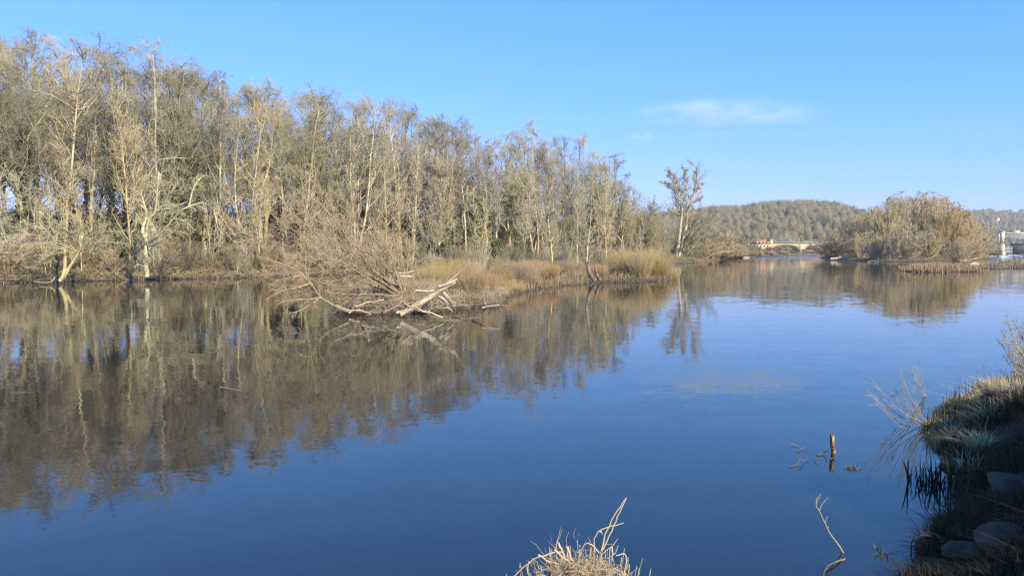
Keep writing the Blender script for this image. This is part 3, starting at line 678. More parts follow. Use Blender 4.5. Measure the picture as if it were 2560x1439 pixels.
guided_thing('sprawling_tree', fan, 74, 'olive', 'low grey tree sprawling from the water edge, its pale twigs fanned to the left', 'tree', br=13, tw=6, te=5, bl=.34, rmin=.011, up=.01, t0=.25)
guided_thing('bent_tree', [([(150, 702, Y2 - .3), (158, 690, Y2 - .3), (162, 665, Y2), (163, 620, Y2 + .5), (167, 560, Y2 + 1), (166, 500, Y2 + 1)], .2, .08)], 75, 'pale', 'slim pale stem rising behind the foot of the sprawling tree', 'tree', br=14, tw=5, te=4, bl=.2, rmin=.012)
guided_thing('fallen_branch', [([(84, 703, 70), (105, 706, 69.5), (128, 704, 69.6), (137, 694, 70)], .04, .05)], 76, 'pale', 'pale curved dead branch lying at the water under the sprawling tree', 'branch', ('stem', 'twigs'), br=2, tw=1, te=1, bl=.1)
# birches on and behind the islet
for k, (pts, r, lab) in enumerate([([(1384, 688, 84), (1381, 655, 84), (1374, 585, 84), (1368, 520, 84), (1370, 455, 84)], .15, 'white-stemmed birch leaning slightly left above the islet, nearest the middle'),
                                   ([(1468, 690, 82), (1467, 640, 82), (1474, 580, 83), (1478, 520, 83), (1477, 475, 83)], .11, 'thin pale birch between the two straighter white birches'),
                                   ([(1518, 672, 92), (1515, 620, 92), (1512, 560, 92), (1516, 500, 92), (1513, 470, 92)], .14, 'straight white-stemmed birch rising behind the right end of the islet'),
                                   ([(1446, 655, 95), (1449, 600, 95), (1447, 560, 95), (1442, 505, 95)], .08, 'slim grey birch left of the thin pale one')]):
    guided_thing('birch', [(pts, r, .02)], 80 + k, 'pale', lab, 'tree', br=34, tw=8, te=6, bl=.24, rmin=.012, up=.09, ang=.75, t0=.16, pw=1.0, lo=2)

# ------------------------------------------------------------------ the islet: fallen willow, driftwood, osiers
D = 39.0
fw = [([(1003, 722, D), (950, 690, D), (890, 642, D - 1), (858, 575, D - 1), (815, 525, D - .5), (770, 478, D), (735, 425, D)], .07, .014),
      ([(995, 730, D), (930, 690, D - 1), (870, 655, D - 2), (800, 610, D - 2), (735, 575, D - 3), (655, 560, D - 3)], .045, .01),
      ([(985, 735, D), (900, 700, D - 1.5), (850, 680, D - 2), (790, 640, D - 2.5), (705, 610, D - 3), (600, 583, D - 3)], .045, .01),
      ([(1000, 725, D), (930, 660, D + 1), (880, 600, D + 1.5), (840, 540, D + 2), (800, 470, D + 2)], .07, .014),
      ([(860, 578, D - 1), (820, 560, D), (780, 555, D), (700, 540, D)], .04, .01), ([(800, 610, D - 2), (770, 570, D - 2), (720, 525, D - 1), (690, 470, D - 1)], .035, .01),
      ([(985, 735, D), (900, 722, D - 1), (820, 710, D - 2), (740, 690, D - 2), (660, 690, D - 2)], .045, .01), ([(980, 720, D), (900, 650, D + .5), (830, 640, D), (760, 600, D), (690, 590, D)], .045, .01),
      ([(1000, 735, D), (940, 700, D + .5), (880, 670, D + 1), (820, 580, D + 1), (790, 520, D + 1)], .045, .01), ([(990, 740, D), (930, 735, D - 1), (860, 735, D - 2), (790, 725, D - 2.4), (710, 715, D - 2.6)], .045, .01),
      ([(985, 735, D), (910, 690, D - 2), (840, 650, D - 3), (760, 650, D - 3.5), (690, 660, D - 4)], .045, .01), ([(1005, 722, D), (975, 650, D), (930, 590, D), (880, 540, D), (860, 500, D)], .045, .01),
      ([(1003, 722, D), (960, 660, D - 1), (900, 620, D - 1), (850, 600, D - 1), (740, 500, D - 1)], .045, .01)]
guided_thing('fallen_willow', fw, 90, 'brush', 'half-fallen willow with long bare limbs fanning up and left over the water', 'tree', br=22, tw=8, te=5, bl=.26, rmin=.0066, up=.03, ang=.5, n=22, t0=.12, pw=1.0)
D2 = 36.2
guided_thing('fallen_branch', [([(872, 778, D2), (845, 768, D2), (800, 742, D2 - .5), (770, 700, D2 - 1), (735, 672, D2 - 1), (690, 655, D2 - 1.5), (640, 640, D2 - 1.5)], .065, .012),
                               ([(805, 745, D2 - .5), (770, 748, D2 - 1.4), (730, 750, D2 - 2), (690, 760, D2 - 2.3)], .05, .012), ([(775, 708, D2 - 1), (740, 720, D2 - 2), (700, 728, D2 - 2), (668, 748, D2 - 2.3)], .05, .012),
                               ([(800, 742, D2 - .5), (780, 760, D2 - 1.8), (740, 780, D2 - 2.8), (705, 788, D2 - 3)], .045, .012), ([(770, 700, D2 - 1), (745, 690, D2 - 2), (700, 700, D2 - 2), (672, 715, D2 - 2)], .045, .012)],
             91, 'willow', 'long pale branch dipping its twigs into the water at the left tip of the islet', 'branch', ('stem', 'twigs'), br=18, tw=6, te=5, bl=.24, rmin=.0055, up=-.02, droop=.08, ang=.55, n=20, t0=.25)
# upright stems of the living brush behind the root
up = []
for k in range(26):
    bx = 940 + 75 * rg.random(); tx = bx - 70 + 110 * rg.random(); ty = 560 + 90 * rg.random(); DD = 39.5 + 3 * rg.random()
    up.append(([(bx, 728, DD), ((bx + tx) / 2 + 6, (728 + ty) / 2, DD), (tx, ty, DD)], .03, .008))
guided_thing('willow_brush', up, 92, 'brush', 'clump of upright purplish willow stems above the root of the fallen willow', 'shrub', ('stems', 'twigs'), br=8, tw=6, te=3, bl=.28, rmin=.0055, up=.08, ang=.35, t0=.25)

def log(name, pts, r0, r1, label, material='drift', n=14, stubs=0, seed=0, cat='log', sides=10, group=None, rough=.06, partname=None):
    rng = np.random.default_rng(seed + 500); md = MD(); P = spline([at(*p) for p in pts], n)[None]
    R_ = (r0 + (r1 - r0) * np.linspace(0, 1, n))[None] * (1 + rough * rng.normal(size=(1, n)))
    tubes(md, P, R_, sides, 0, rng, cap=True)
    if stubs:
        C, Rc = kids(P, R_, stubs, .1, .95, .8, .12, .35, .015, 4, .15, .05, rng); tubes(md, C, Rc, 6, 0, rng, cap=False)
    o = mesh_obj(name, md.mesh(name, True, P[0, 0]), material, loc=P[0, 0]); tagit(o, label, cat, group); return o
log('driftwood_log', [(1000, 786, 35.6), (1040, 763, 35.8), (1072, 745, 36), (1105, 722, 36.2), (1138, 704, 36.4)], .135, .10, 'thick bleached log slanting up to the right out of the water', n=18, stubs=3, seed=1, sides=12, rough=.09)
log('driftwood_pole', [(1112, 712, 36.7), (1140, 688, 36.8), (1167, 662, 36.9)], .06, .04, 'thin broken pole propped behind the top of the bleached log', seed=2)
log('driftwood_log', [(1097, 716, 36), (1118, 710, 36.1), (1143, 697, 36.3)], .08, .05, 'short splintered stub lying along the top of the bleached log', seed=3)
log('driftwood_log', [(1098, 742, 36.2), (1112, 752, 35.9), (1120, 765, 35.6)], .08, .12, 'stout pale root stump under the bleached log', seed=4)
log('driftwood_log', [(1108, 732, 36.6), (1122, 748, 36.2), (1135, 762, 35.9)], .09, .14, 'pale stump end beside the stout root stump', seed=5)
log('driftwood_log', [(975, 698, 41), (995, 691, 41), (1030, 692, 41)], .07, .06, 'pale crooked log lying on the sand above the driftwood heap, the lower of two', seed=6)
log('driftwood_log', [(993, 683, 44), (1015, 682, 44), (1035, 677, 44)], .06, .05, 'pale crooked log lying on the sand above the driftwood heap, the upper of two', seed=7)
log('driftwood_pole', [(1040, 726, 38), (1062, 728, 38), (1085, 727, 38)], .07, .06, 'straight pale stick lying left of the bleached log top', seed=8)
log('driftwood_pole', [(950, 705, 40), (957, 690, 40), (961, 684, 40)], .06, .05, 'short upright broken stick above the willow root', seed=9)
log('driftwood_log', [(1205, 769, 36.0), (1225, 765, 36.2), (1248, 763, 36.2)], .05, .04, 'low flat plank-like log at the right tip of the driftwood point', seed=10)
log('birch_log', [(1388, 684, 88), (1410, 683, 88), (1440, 684, 88), (1461, 686, 87.5)], .14, .20, 'whitish birch log lying on the islet between the birches', 'rockpale', seed=11)
log('driftwood_log', [(1275, 722, 60), (1290, 717, 60), (1310, 716, 60)], .06, .05, 'small pale log on the islet edge right of the driftwood heap', seed=12)
log('leaning_stump', [(1487, 702, 72), (1478, 690, 72), (1470, 668, 72), (1474, 640, 73)], .22, .08, 'dark twisted stump leaning left on the islet below the thin birch', 'driftdark', seed=13, stubs=6, cat='stump')
log('leaning_stump', [(1500, 700, 73), (1492, 685, 73), (1487, 660, 73)], .16, .06, 'dark split stump right of the twisted stump on the islet', 'driftdark', seed=14, stubs=4, cat='stump')
# scattered driftwood sticks: countable pieces
rgd = np.random.default_rng(77)
for k in range(60):
    px = 870 + 330 * rgd.random(); lo_ = np.interp(px, [870, 1000, 1080, 1150, 1240], [782, 784, 779, 772, 765]); py = lo_ - 4 - 42 * rgd.random() ** 1.3
    zz = .12 + .45 * rgd.random(); c = ground(px, py, zz); L = .5 + 1.3 * rgd.random(); a = rgd.normal() * .7 + (0 if rgd.random() < .7 else 1.2); tilt = rgd.normal() * .22
    d = np.array([math.cos(a), math.sin(a), tilt]) * L / 2; P = np.array([c - d, c + [0, 0, .05 * rgd.normal()], c + d]); P = spline(P, 7); P[1:-1] += rgd.normal(size=(5, 3)) * .03 * L
    md = MD(); r = .02 + .045 * rgd.random() ** 2; tubes(md, P[None], np.linspace(r, r * .6, 7)[None], 6, 0, rgd, cap=True)
    tagit(mesh_obj('driftwood_stick', md.mesh('driftwood_stick', True, c), ['drift', 'drift', 'driftdark'][k % 3], loc=c), 'bleached stick tangled in the driftwood heap at the islet point', 'stick', 'driftwood sticks heaped at the islet point')
def tangle(name, label, pxr, baseline, depth_back, n, rngseed, material, L=(.2, .9), r=.008, hz=.5, up=.5, kind='stuff', cat=None, px_bias=None):
    rng = np.random.default_rng(rngseed); px = pxr[0] + (pxr[1] - pxr[0]) * rng.random(n); py = np.interp(px, baseline[0], baseline[1]) - depth_back * rng.random(n) ** 1.5
    c = np.array([ground(a, b) for a, b in zip(px, py)]); c[:, 2] = np.maximum(height(c[:, 0], c[:, 1]), -.03) + hz * rng.random(n) ** 2
    d = nrm(rng.normal(size=(n, 3)) * np.array([1, 1, .35]) + np.array([0, 0, up])); Ls = L[0] + (L[1] - L[0]) * rng.random(n) ** 2
    P = grow(c, d, Ls, 3, .25, -.05, rng); md = MD(); tubes(md, P, np.broadcast_to(r * (.5 + rng.random((n, 1))) * np.array([[1, .8, .6, .3]]), (n, 4)), 3, rng.random((n, 1)) * np.ones((1, 4)), rng)
    o = mesh_obj(name, md.mesh(name), material); tagit(o, label, cat, kind=kind); return o
tangle('driftwood_debris', 'matted twigs and roots along the driftwood point', (845, 1245), ([835, 870, 930, 1000, 1080, 1150, 1240], [778, 783, 785, 784, 779, 772, 766]), 48, 5200, 5, 'drift', (.25, 1.2), .011, .55, .35)
tangle('wet_debris', 'dark wet roots at the waterline of the islet', (860, 1692), ([835, 870, 930, 1000, 1080, 1150, 1240, 1262, 1300, 1400, 1500, 1600, 1692], [778, 784, 786, 786, 781, 774, 767, 752, 733, 716, 708, 707, 700]), 8, 4200, 6, 'driftdark', (.15, .7), .012, .15, .4)

OSN = []
def shoots(seed, n=700, H=2.2, spread=.35, rad=.8, r=.006):
    """a dense stool of thin upright osier shoots"""
    rng = np.random.default_rng(seed); a = rng.random(n) * 6.283; q = rad * np.sqrt(rng.random(n)); b = np.stack([np.cos(a) * q, np.sin(a) * q, -.1 + 0 * q], -1)
    d = np.stack([np.cos(a) * spread * q / rad, np.sin(a) * spread * q / rad, np.ones(n)], -1) + rng.normal(size=(n, 3)) * .12
    P = grow(b, d, H * (.35 + .65 * rng.random(n)), 4, .07, .03, rng); md = MD()
    tubes(md, P, r * np.array([[1.2, 1, .8, .6, .3]]) * (.7 + .6 * rng.random((n, 1))), 3, np.linspace(0, 1, 5)[None], rng)
    C, Rc = kids(P, np.full((n, 5), r), 3, .3, .95, .35, .3, .7, r * .6, 1, .1, .05, rng); spikes(md, C[:, 0], C[:, 1], Rc[:, 0], 1.0, rng)
    return md.mesh('osier')
OS = [shoots(1), shoots(2, 600, 2.4, .6, .6), shoots(3, 800, 1.7, .5, 1.1), shoots(4, 500, 2.6, .3, .5)]
def osier(px, py, hz, v, material, label, group, wide=1.0):
    c = ground(px, py); z = gz(c[0], c[1]) - .05; o = mesh_obj('osier_shrub', OS[v], material, loc=(c[0], c[1], max(z, -.1)))
    s = hz / 2.2; o.rotation_euler = (0, 0, rg.random() * 6.283); o.scale = (s * wide, s * wide, s); tagit(o, label, 'shrub', group); PEND.append((px, o, label)); return o
for px, py, hz, v, w in [(1088, 735, 1.9, 0, 1), (1105, 728, 2.3, 1, 1), (1125, 722, 2.5, 0, 1), (1150, 718, 2.1, 3, 1.2), (1070, 745, 1.5, 2, .9), (1060, 722, 1.6, 1, 1)]:
    osier(px, py, hz, v, 'gold', 'golden-yellow osier clump just behind the driftwood heap', 'golden osiers behind the driftwood', w)
for px, py, hz, v, w in [(1560, 700, 3.0, 0, 1.1), (1580, 699, 3.2, 1, 1), (1600, 702, 2.8, 3, 1.2), (1622, 700, 3.0, 0, 1.1), (1645, 700, 2.6, 1, 1.1), (1662, 699, 2.2, 2, 1), (1678, 698, 1.8, 2, .8), (1545, 697, 2.6, 3, 1.2)]:
    osier(px, py, hz, v, 'gold', 'golden osier clump on the right tip of the islet', 'golden osiers on the right tip of the islet', w)
for px, py, hz, v, w in [(1290, 712, 1.9, 0, 1.1), (1320, 706, 2.0, 1, 1.1), (1345, 702, 1.9, 0, 1.1), (1300, 722, 1.3, 2, 1), (1270, 728, 1.4, 3, 1)]:
    osier(px, py, hz, v, 'gold', 'yellowish osier clump on the islet left of the white birch', 'yellowish osiers left of the birch', w)
for k in range(34):
    px = 1130 + 420 * (k + rg.random()) / 34; py0 = np.interp(px, [1130, 1240, 1300, 1400, 1500, 1560], [762, 750, 727, 711, 703, 703]); py1 = np.interp(px, [1130, 1300, 1560], [712, 692, 690])
    osier(px, py1 + (py0 - py1) * rg.random(), .9 + 1.2 * rg.random(), int(rg.integers(4)), ['red', 'red', 'brush'][int(rg.integers(3))], 'reddish leafless brush clump on the islet', 'reddish brush clumps on the islet', 1.2)
for k in range(20):
    osier(870 + 200 * rg.random(), 722 + 44 * rg.random(), .7 + .8 * rg.random(), 2, ['brush', 'red'][k % 2], 'low brown brush clump tangled under the fallen willow', 'brown brush clumps under the fallen willow', 1.2)
for k in range(34):
    px = 1090 + 560 * (k + rg.random()) / 34; y1 = np.interp(px, [1120, 1300, 1560], [700, 690, 688]); c = ground(px, y1 + 6 * rg.random())
    bush(px, c[1], 1.8 + 2.8 * rg.random(), [1, 3, 1][k % 3], ['brush', 'alder', 'dark'][k % 3], ['brown', 'grey', 'dark'][k % 3] + ' upright twiggy shrub along the back of the islet', 'upright shrubs along the back of the islet', .7)
def fringe(name, label, pl, n, seed, material, hz, inset=(0, 2.5), w=.012, lean=.5, sel=None, wind=(0, 0)):
    rng = np.random.default_rng(seed); A = pl; B = np.roll(pl, -1, 0); L = np.linalg.norm(B - A, axis=1)
    if sel is not None: ok = sel((A + B) / 2); L = L * ok
    i = rng.choice(len(A), size=n * 2, p=L / L.sum()); t = rng.random(n * 2)[:, None]; p = A[i] * (1 - t) + B[i] * t
    e = nrm(B[i] - A[i]); nn = np.stack([-e[:, 1], e[:, 0]], 1); ins = inset[0] + (inset[1] - inset[0]) * rng.random((n * 2, 1)) ** 1.5
    s = np.sign(sdist(p + nn * .3, pl))[:, None]; p = p + nn * s * ins
    z = height(p[:, 0], p[:, 1]); dens = vnoise(p[:, 0] * .5, p[:, 1] * .5, seed); k = (z > -.05) & (dens > .25 * rng.random(n * 2) + .12); p = p[k][:n]; z = z[k][:n]
    md = MD(); blade_field(md, np.column_stack([p, z - .02]), hz * (.4 + .8 * rng.random(len(p))) * (.5 + dens[k][:n]), rng, lean, w, wind=wind)
    return tagit(mesh_obj(name, md.mesh(name), material), label, kind='stuff')
fringe('dead_grass', 'dead grass and reeds along the islet', ISLET, 16000, 11, 'deadgrass', .75, (-.1, 4.5))
fringe('dead_grass', 'dead grass and stems along the wooded bank', WOOD, 22000, 12, 'deadgrass', .38, (0, 8), w=.02, lean=.9, sel=lambda m: (m[:, 1] < 240) & (m[:, 1] > 35) & (m[:, 0] > -90))
fringe('bank_grass', 'short mossy grass on the wood floor', WOOD, 12000, 13, 'turf', .35, (2, 12), w=.03, sel=lambda m: (m[:, 1] < 130) & (m[:, 1] > 35) & (m[:, 0] > -90))
tangle('bank_debris', 'fallen branches and roots along the wooded bank', (-100, 1660), (list(_sp_px), [p[1] for p in SHORE_PX]), 9, 5200, 15, 'brush', (.3, 2.4), .022, .8, .3)

# ------------------------------------------------------------------ the willow island on the right
WI = [shrub_meshes(61, 14, 44, 1.05, r=.15, rmin=.034, br=10, tw=9, te=7, up=.05, wander=.09, sup=.06, env=(.35, .62)),
      shrub_meshes(62, 12, 40, 1.25, r=.13, rmin=.034, br=10, tw=9, te=7, up=.04, wander=.10, sup=.04, env=(.35, .75)),
      shrub_meshes(63, 15, 38, .85, r=.16, rmin=.034, br=10, tw=9, te=7, up=.06, wander=.07, sup=.06, env=(.4, .5))]
WF = [shrub_meshes(64, 14, 60, 1.0, r=.28, rmin=.09, br=9, tw=7, te=5, up=.05, wander=.09, env=(.4, .6)), shrub_meshes(65, 12, 60, 1.2, r=.26, rmin=.09, br=9, tw=7, te=5, up=.05, wander=.09, env=(.35, .8)),
      shrub_meshes(66, 15, 60, .45, r=.28, rmin=.09, br=9, tw=8, te=5, up=.12, wander=.04, env=(.5, .42))]
def willow(px, py, top, v, mt, label, wide=1.0, group=None):
    c = ground(px, py); z = gz(c[0], c[1]); s = (at(px, top, c[1])[2] - z) / WI[v]['H'] * 1.02
    place(WI[v], 'willow', (c[0], c[1], z - .1), rg.random() * 6.283, (s * wide, s * wide, s), mt, label, 'willow', group)
for px, py, top, v, mt, w, lab in [
    (2085, 647, 578, 1, 'brush', 1.0, 'leftmost low willow of the island, its limbs fanned over the water beside the bridge'),
    (2120, 645, 556, 0, 'olive', .8, 'second willow from the bridge end of the island'),
    (2160, 647, 528, 2, 'olive', .8, 'willow with pale upright stems on the left shoulder of the island'),
    (2205, 649, 505, 0, 'olive', .7, 'greenish willow left of the island summit'),
    (2245, 646, 484, 2, 'brush', .75, 'tall brownish willow at the left of the island summit'),
    (2290, 648, 478, 0, 'alder', .65, 'tallest willow crowning the middle of the island'),
    (2335, 645, 486, 2, 'brush', .75, 'tall willow at the right of the island summit'),
    (2368, 650, 505, 0, 'brush', .65, 'willow with a ragged crown right of the island summit'),
    (2405, 646, 530, 1, 'olive', .8, 'spreading willow on the right shoulder of the island'),
    (2440, 645, 560, 1, 'brush', .8, 'last low willow leaning right toward the weir gantry'),
    (2200, 652, 580, 1, 'brush', .7, 'low willow at the water in front of the left island crowns'),
    (2320, 652, 575, 0, 'olive', .6, 'low willow at the water in front of the island summit'),
    (2395, 651, 590, 1, 'olive', .7, 'low bushy willow at the front right of the island'),
    (2268, 643, 500, 1, 'brush', .6, 'broad willow behind the left of the island summit'), (2312, 643, 492, 1, 'brush', .6, 'broad willow behind the right of the island summit'),
    (2180, 643, 535, 1, 'brush', .7, 'broad willow behind the left shoulder of the island'), (2385, 643, 528, 1, 'brush', .7, 'broad willow behind the right shoulder of the island'),
    (2260, 653, 560, 1, 'brush', .6, 'brown willow at the water in front of the island centre'), (2150, 650, 575, 1, 'brush', .7, 'brown willow at the water near the left end of the island'), (2425, 649, 585, 1, 'brush', .8, 'brown willow at the water near the right end of the island')]:
    willow(px, py, top - 14 if 2200 < px < 2390 else top - 6, v, 'islandwood' if mt != 'olive' else 'islandolive', lab, w * 1.3)
log('driftwood_log', [(2076, 647, 225), (2090, 646, 225), (2105, 642, 226)], .35, .25, 'pale log resting on the left tip of the willow island', seed=20)
log('driftwood_log', [(2395, 650, 232), (2420, 649, 232), (2450, 645, 233)], .2, .12, 'thin pale driftwood at the right foot of the willow island', seed=21)
log('driftwood_log', [(2168, 655, 196), (2182, 652, 197), (2196, 655, 197)], .16, .12, 'arched branch at the water below the willow island', 'driftdark', seed=22)
log('driftwood_log', [(2424, 661, 165), (2436, 659, 165), (2446, 660.5, 165)], .25, .2, 'small white log floating between the willow island and the reed islet', 'rockpale', seed=23)
for pl, nm, n, hz, lab in ((REEDS, 'reed_bed', 9000, .95, 'low brown reed islet in front of the willow island'), (SPIT, 'reed_bed', 4500, 1.0, 'flat reedy spit at the right edge of the river'),
                           (ISLAND, 'dead_grass', 9000, 1.6, 'dead undergrowth at the foot of the willows')):
    rng = np.random.default_rng(int(n)); lo_, hi_ = pl.min(0), pl.max(0); p = lo_ + (hi_ - lo_) * rng.random((n * 4, 2)); p = p[(sdist(p, pl) > .1)][:n]
    md = MD(); blade_field(md, np.column_stack([p, np.maximum(height(p[:, 0], p[:, 1]), -.02)]), hz * (.3 + .7 * rng.random(len(p))), rng, .9, .026)
    tagit(mesh_obj(nm, md.mesh(nm), 'red' if pl is REEDS else 'deadgrass'), lab, kind='stuff')

# ------------------------------------------------------------------ far bank: scrub, bridge, house, weir
def far_shrubs():
    for px, Y, top, v, mt, lab, w in [
        (1812, 300, 590, 1, 'brush', 'tan scrub on the far bank right of the lone tree', .8), (1838, 330, 584, 2, 'pale', 'pale upright poplar clump on the far bank', .5), (1856, 330, 586, 2, 'pale', 'second pale upright poplar clump on the far bank', .5),
        (1800, 250, 570, 0, 'brush', 'brown scrub where the far bank begins', .8), (1775, 232, 545, 1, 'brush', 'tall brown scrub behind the leaning willow', .8), (1826, 310, 602, 1, 'brush', 'low tan scrub below the poplar clumps', .8),
        (1875, 350, 603, 0, 'brush', 'low tan scrub left of the red-roofed house', .8), (1898, 390, 614, 1, 'brush', 'tan scrub in front of the red-roofed house', .9), (1922, 400, 613, 0, 'brush', 'scrub below the house and bridge abutment', .9),
        (1948, 415, 611, 1, 'brush', 'scrub hiding the left bridge arch', .9), (1968, 420, 615, 0, 'brush', 'small scrub inside the left bridge arch', .7), (1960, 520, 583, 0, 'alder', 'round grey tree rising behind the bridge', .75),
        (1985, 560, 590, 1, 'olive', 'low olive tree behind the bridge deck', .9), (1880, 520, 590, 0, 'olive', 'olive tree behind the red roof', .9), (1935, 540, 592, 1, 'dark', 'dark tree behind the yellow tower', .9), (2030, 560, 592, 1, 'dark', 'dark tree behind the right arch', 1.0),
        (2480, 420, 610, 1, 'dark', 'dark scrub between the island and the gantry', .8), (2462, 520, 605, 0, 'brush', 'brown scrub behind the right end of the island', 1)]:
        x = base_x(px, Y); z = gz(x, Y); s = (at(px, top, Y)[2] - z) / WF[v]['H']
        place(WF[v], 'far_shrub', (x, Y, z - .1), rg.random() * 6.283, (s * w * 1.3, s * w * 1.3, s), 'brush' if mt == 'pale' else mt, lab, 'shrub')
    for k in range(24):
        px = 1796 + 200 * (k + rg.random()) / 24; Y = shoreY(px) + 4 + 14 * rg.random() if px < 1980 else 400 + 20 * rg.random(); x = base_x(px, Y); z = gz(x, Y); s = (at(px, np.interp(px, [1796, 1850, 1900, 2000], [588, 606, 618, 625]) + 8 * rg.random(), Y)[2] - z) / WF[1]['H']
        o = place(WF[1], 'far_shrub', (x, Y, z - .1), rg.random() * 6.283, (s * 1.4, s * 1.4, s), 'brush', 'x', 'shrub', 'tan scrub along the far bank'); PEND.append((px, o, 'low tan scrub clump on the far bank'))
far_shrubs()

def bridge():
    Yb = 470.0; u = Yb / F
    X = lambda px: base_x(px, Yb)
    Z = lambda py: CAMZ + (HOR - py) * u
    t = empty('stone_bridge', (X(2003), Yb, 0)); tagit(t, 'yellow stone road bridge with low arches across the far river', 'bridge')
    org = (X(2003), Yb, 0); pitch = 20.5; x0 = X(2003) - pitch * 1.0; deck = Z(608.5); spring = Z(628); crown = Z(612.5)
    md = MD(); n = 24; th = 7.0; half = (pitch - 3.0) / 2
    def wallseg(xa, za, xb, zb):
        V = [[xa, Yb, za], [xb, Yb, zb], [xb, Yb, deck], [xa, Yb, deck], [xa, Yb + th, za], [xb, Yb + th, zb], [xb, Yb + th, deck], [xa, Yb + th, deck]]
        md.add(V, [[0, 1, 2, 3], [5, 4, 7, 6], [0, 4, 5, 1], [3, 2, 6, 7]])
    for k in range(5):
        c = x0 + pitch * (k + .5)
        for j in range(n):
            a0 = -1 + 2 * j / n; a1 = -1 + 2 * (j + 1) / n; f = lambda a: spring + (crown - spring) * math.sqrt(max(0, 1 - a * a))
            wallseg(c + a0 * half, f(a0), c + a1 * half, f(a1))
    for k in range(6): md.box((x0 + pitch * k, Yb + th / 2, (deck - 1) / 2), (3.0, th, deck + 1))
    md.box((x0 - 8 - 1.5, Yb + th / 2, (deck - 1) / 2), (16, th, deck + 1))
    mesh_obj('arches', md.mesh('arches', False, org), 'stone', t)
    pm = MD(); pm.box((x0 + 42, Yb + th / 2, deck + .13), (136, th + .5, .25)); pm.box((x0 + 42, Yb - .05, deck + .75), (136, .35, 1.0)); pm.box((x0 + 42, Yb + th + .05, deck + .75), (136, .35, 1.0))
    mesh_obj('parapet', pm.mesh('parapet', False, org), 'stonedark', t)
    for k in range(1, 6):
        c = MD(); xk = x0 + pitch * k; P = np.array([[xk - 1.5, Yb - .01, -1], [xk + 1.5, Yb - .01, -1], [xk, Yb - 2.4, -1], [xk - 1.5, Yb - .01, Z(622)], [xk + 1.5, Yb - .01, Z(622)], [xk, Yb - 2.4, Z(624)]])
        c.add(P, [[0, 2, 5, 3], [2, 1, 4, 5]]); c.add(P, [[3, 5, 4]]); mesh_obj('cutwater', c.mesh('cutwater', False, org), 'stone', t)
    l = MD(); l.box((X(2003), Yb + .1, deck + 2.2), (.9, .9, 2.2)); l.box((X(2003), Yb + .1, deck + 3.5), (1.3, 1.3, .35)); mesh_obj('pillar', l.mesh('pillar', False, org), 'driftdark', t)
    return Yb, X, Z
bridge()
def red_dyke():
    Yb = 462.0; X = lambda px: base_x(px, Yb); md = MD(); z0 = CAMZ + (HOR - 632.2) * Yb / F; z1 = CAMZ + (HOR - 623.6) * Yb / F
    x0, x1 = X(2006), X(2100); md.box(((x0 + x1) / 2, Yb, (z0 + z1) / 2), (x1 - x0, 1.2, z1 - z0)); md.box(((x0 + x1) / 2, Yb - .1, z1 + .1), (x1 - x0 + .3, 1.6, .25)); md.box(((x0 + x1) / 2, Yb + .3, z0 - .75), (x1 - x0 - .4, 1.0, 1.5), tip=1)
    o = mesh_obj('river_wall', md.mesh('river_wall', False, (x0, Yb, 0)), 'pinkwall', loc=(x0, Yb, 0)); tagit(o, 'long pinkish wall low over the water in front of the right bridge arch', 'wall')
red_dyke()
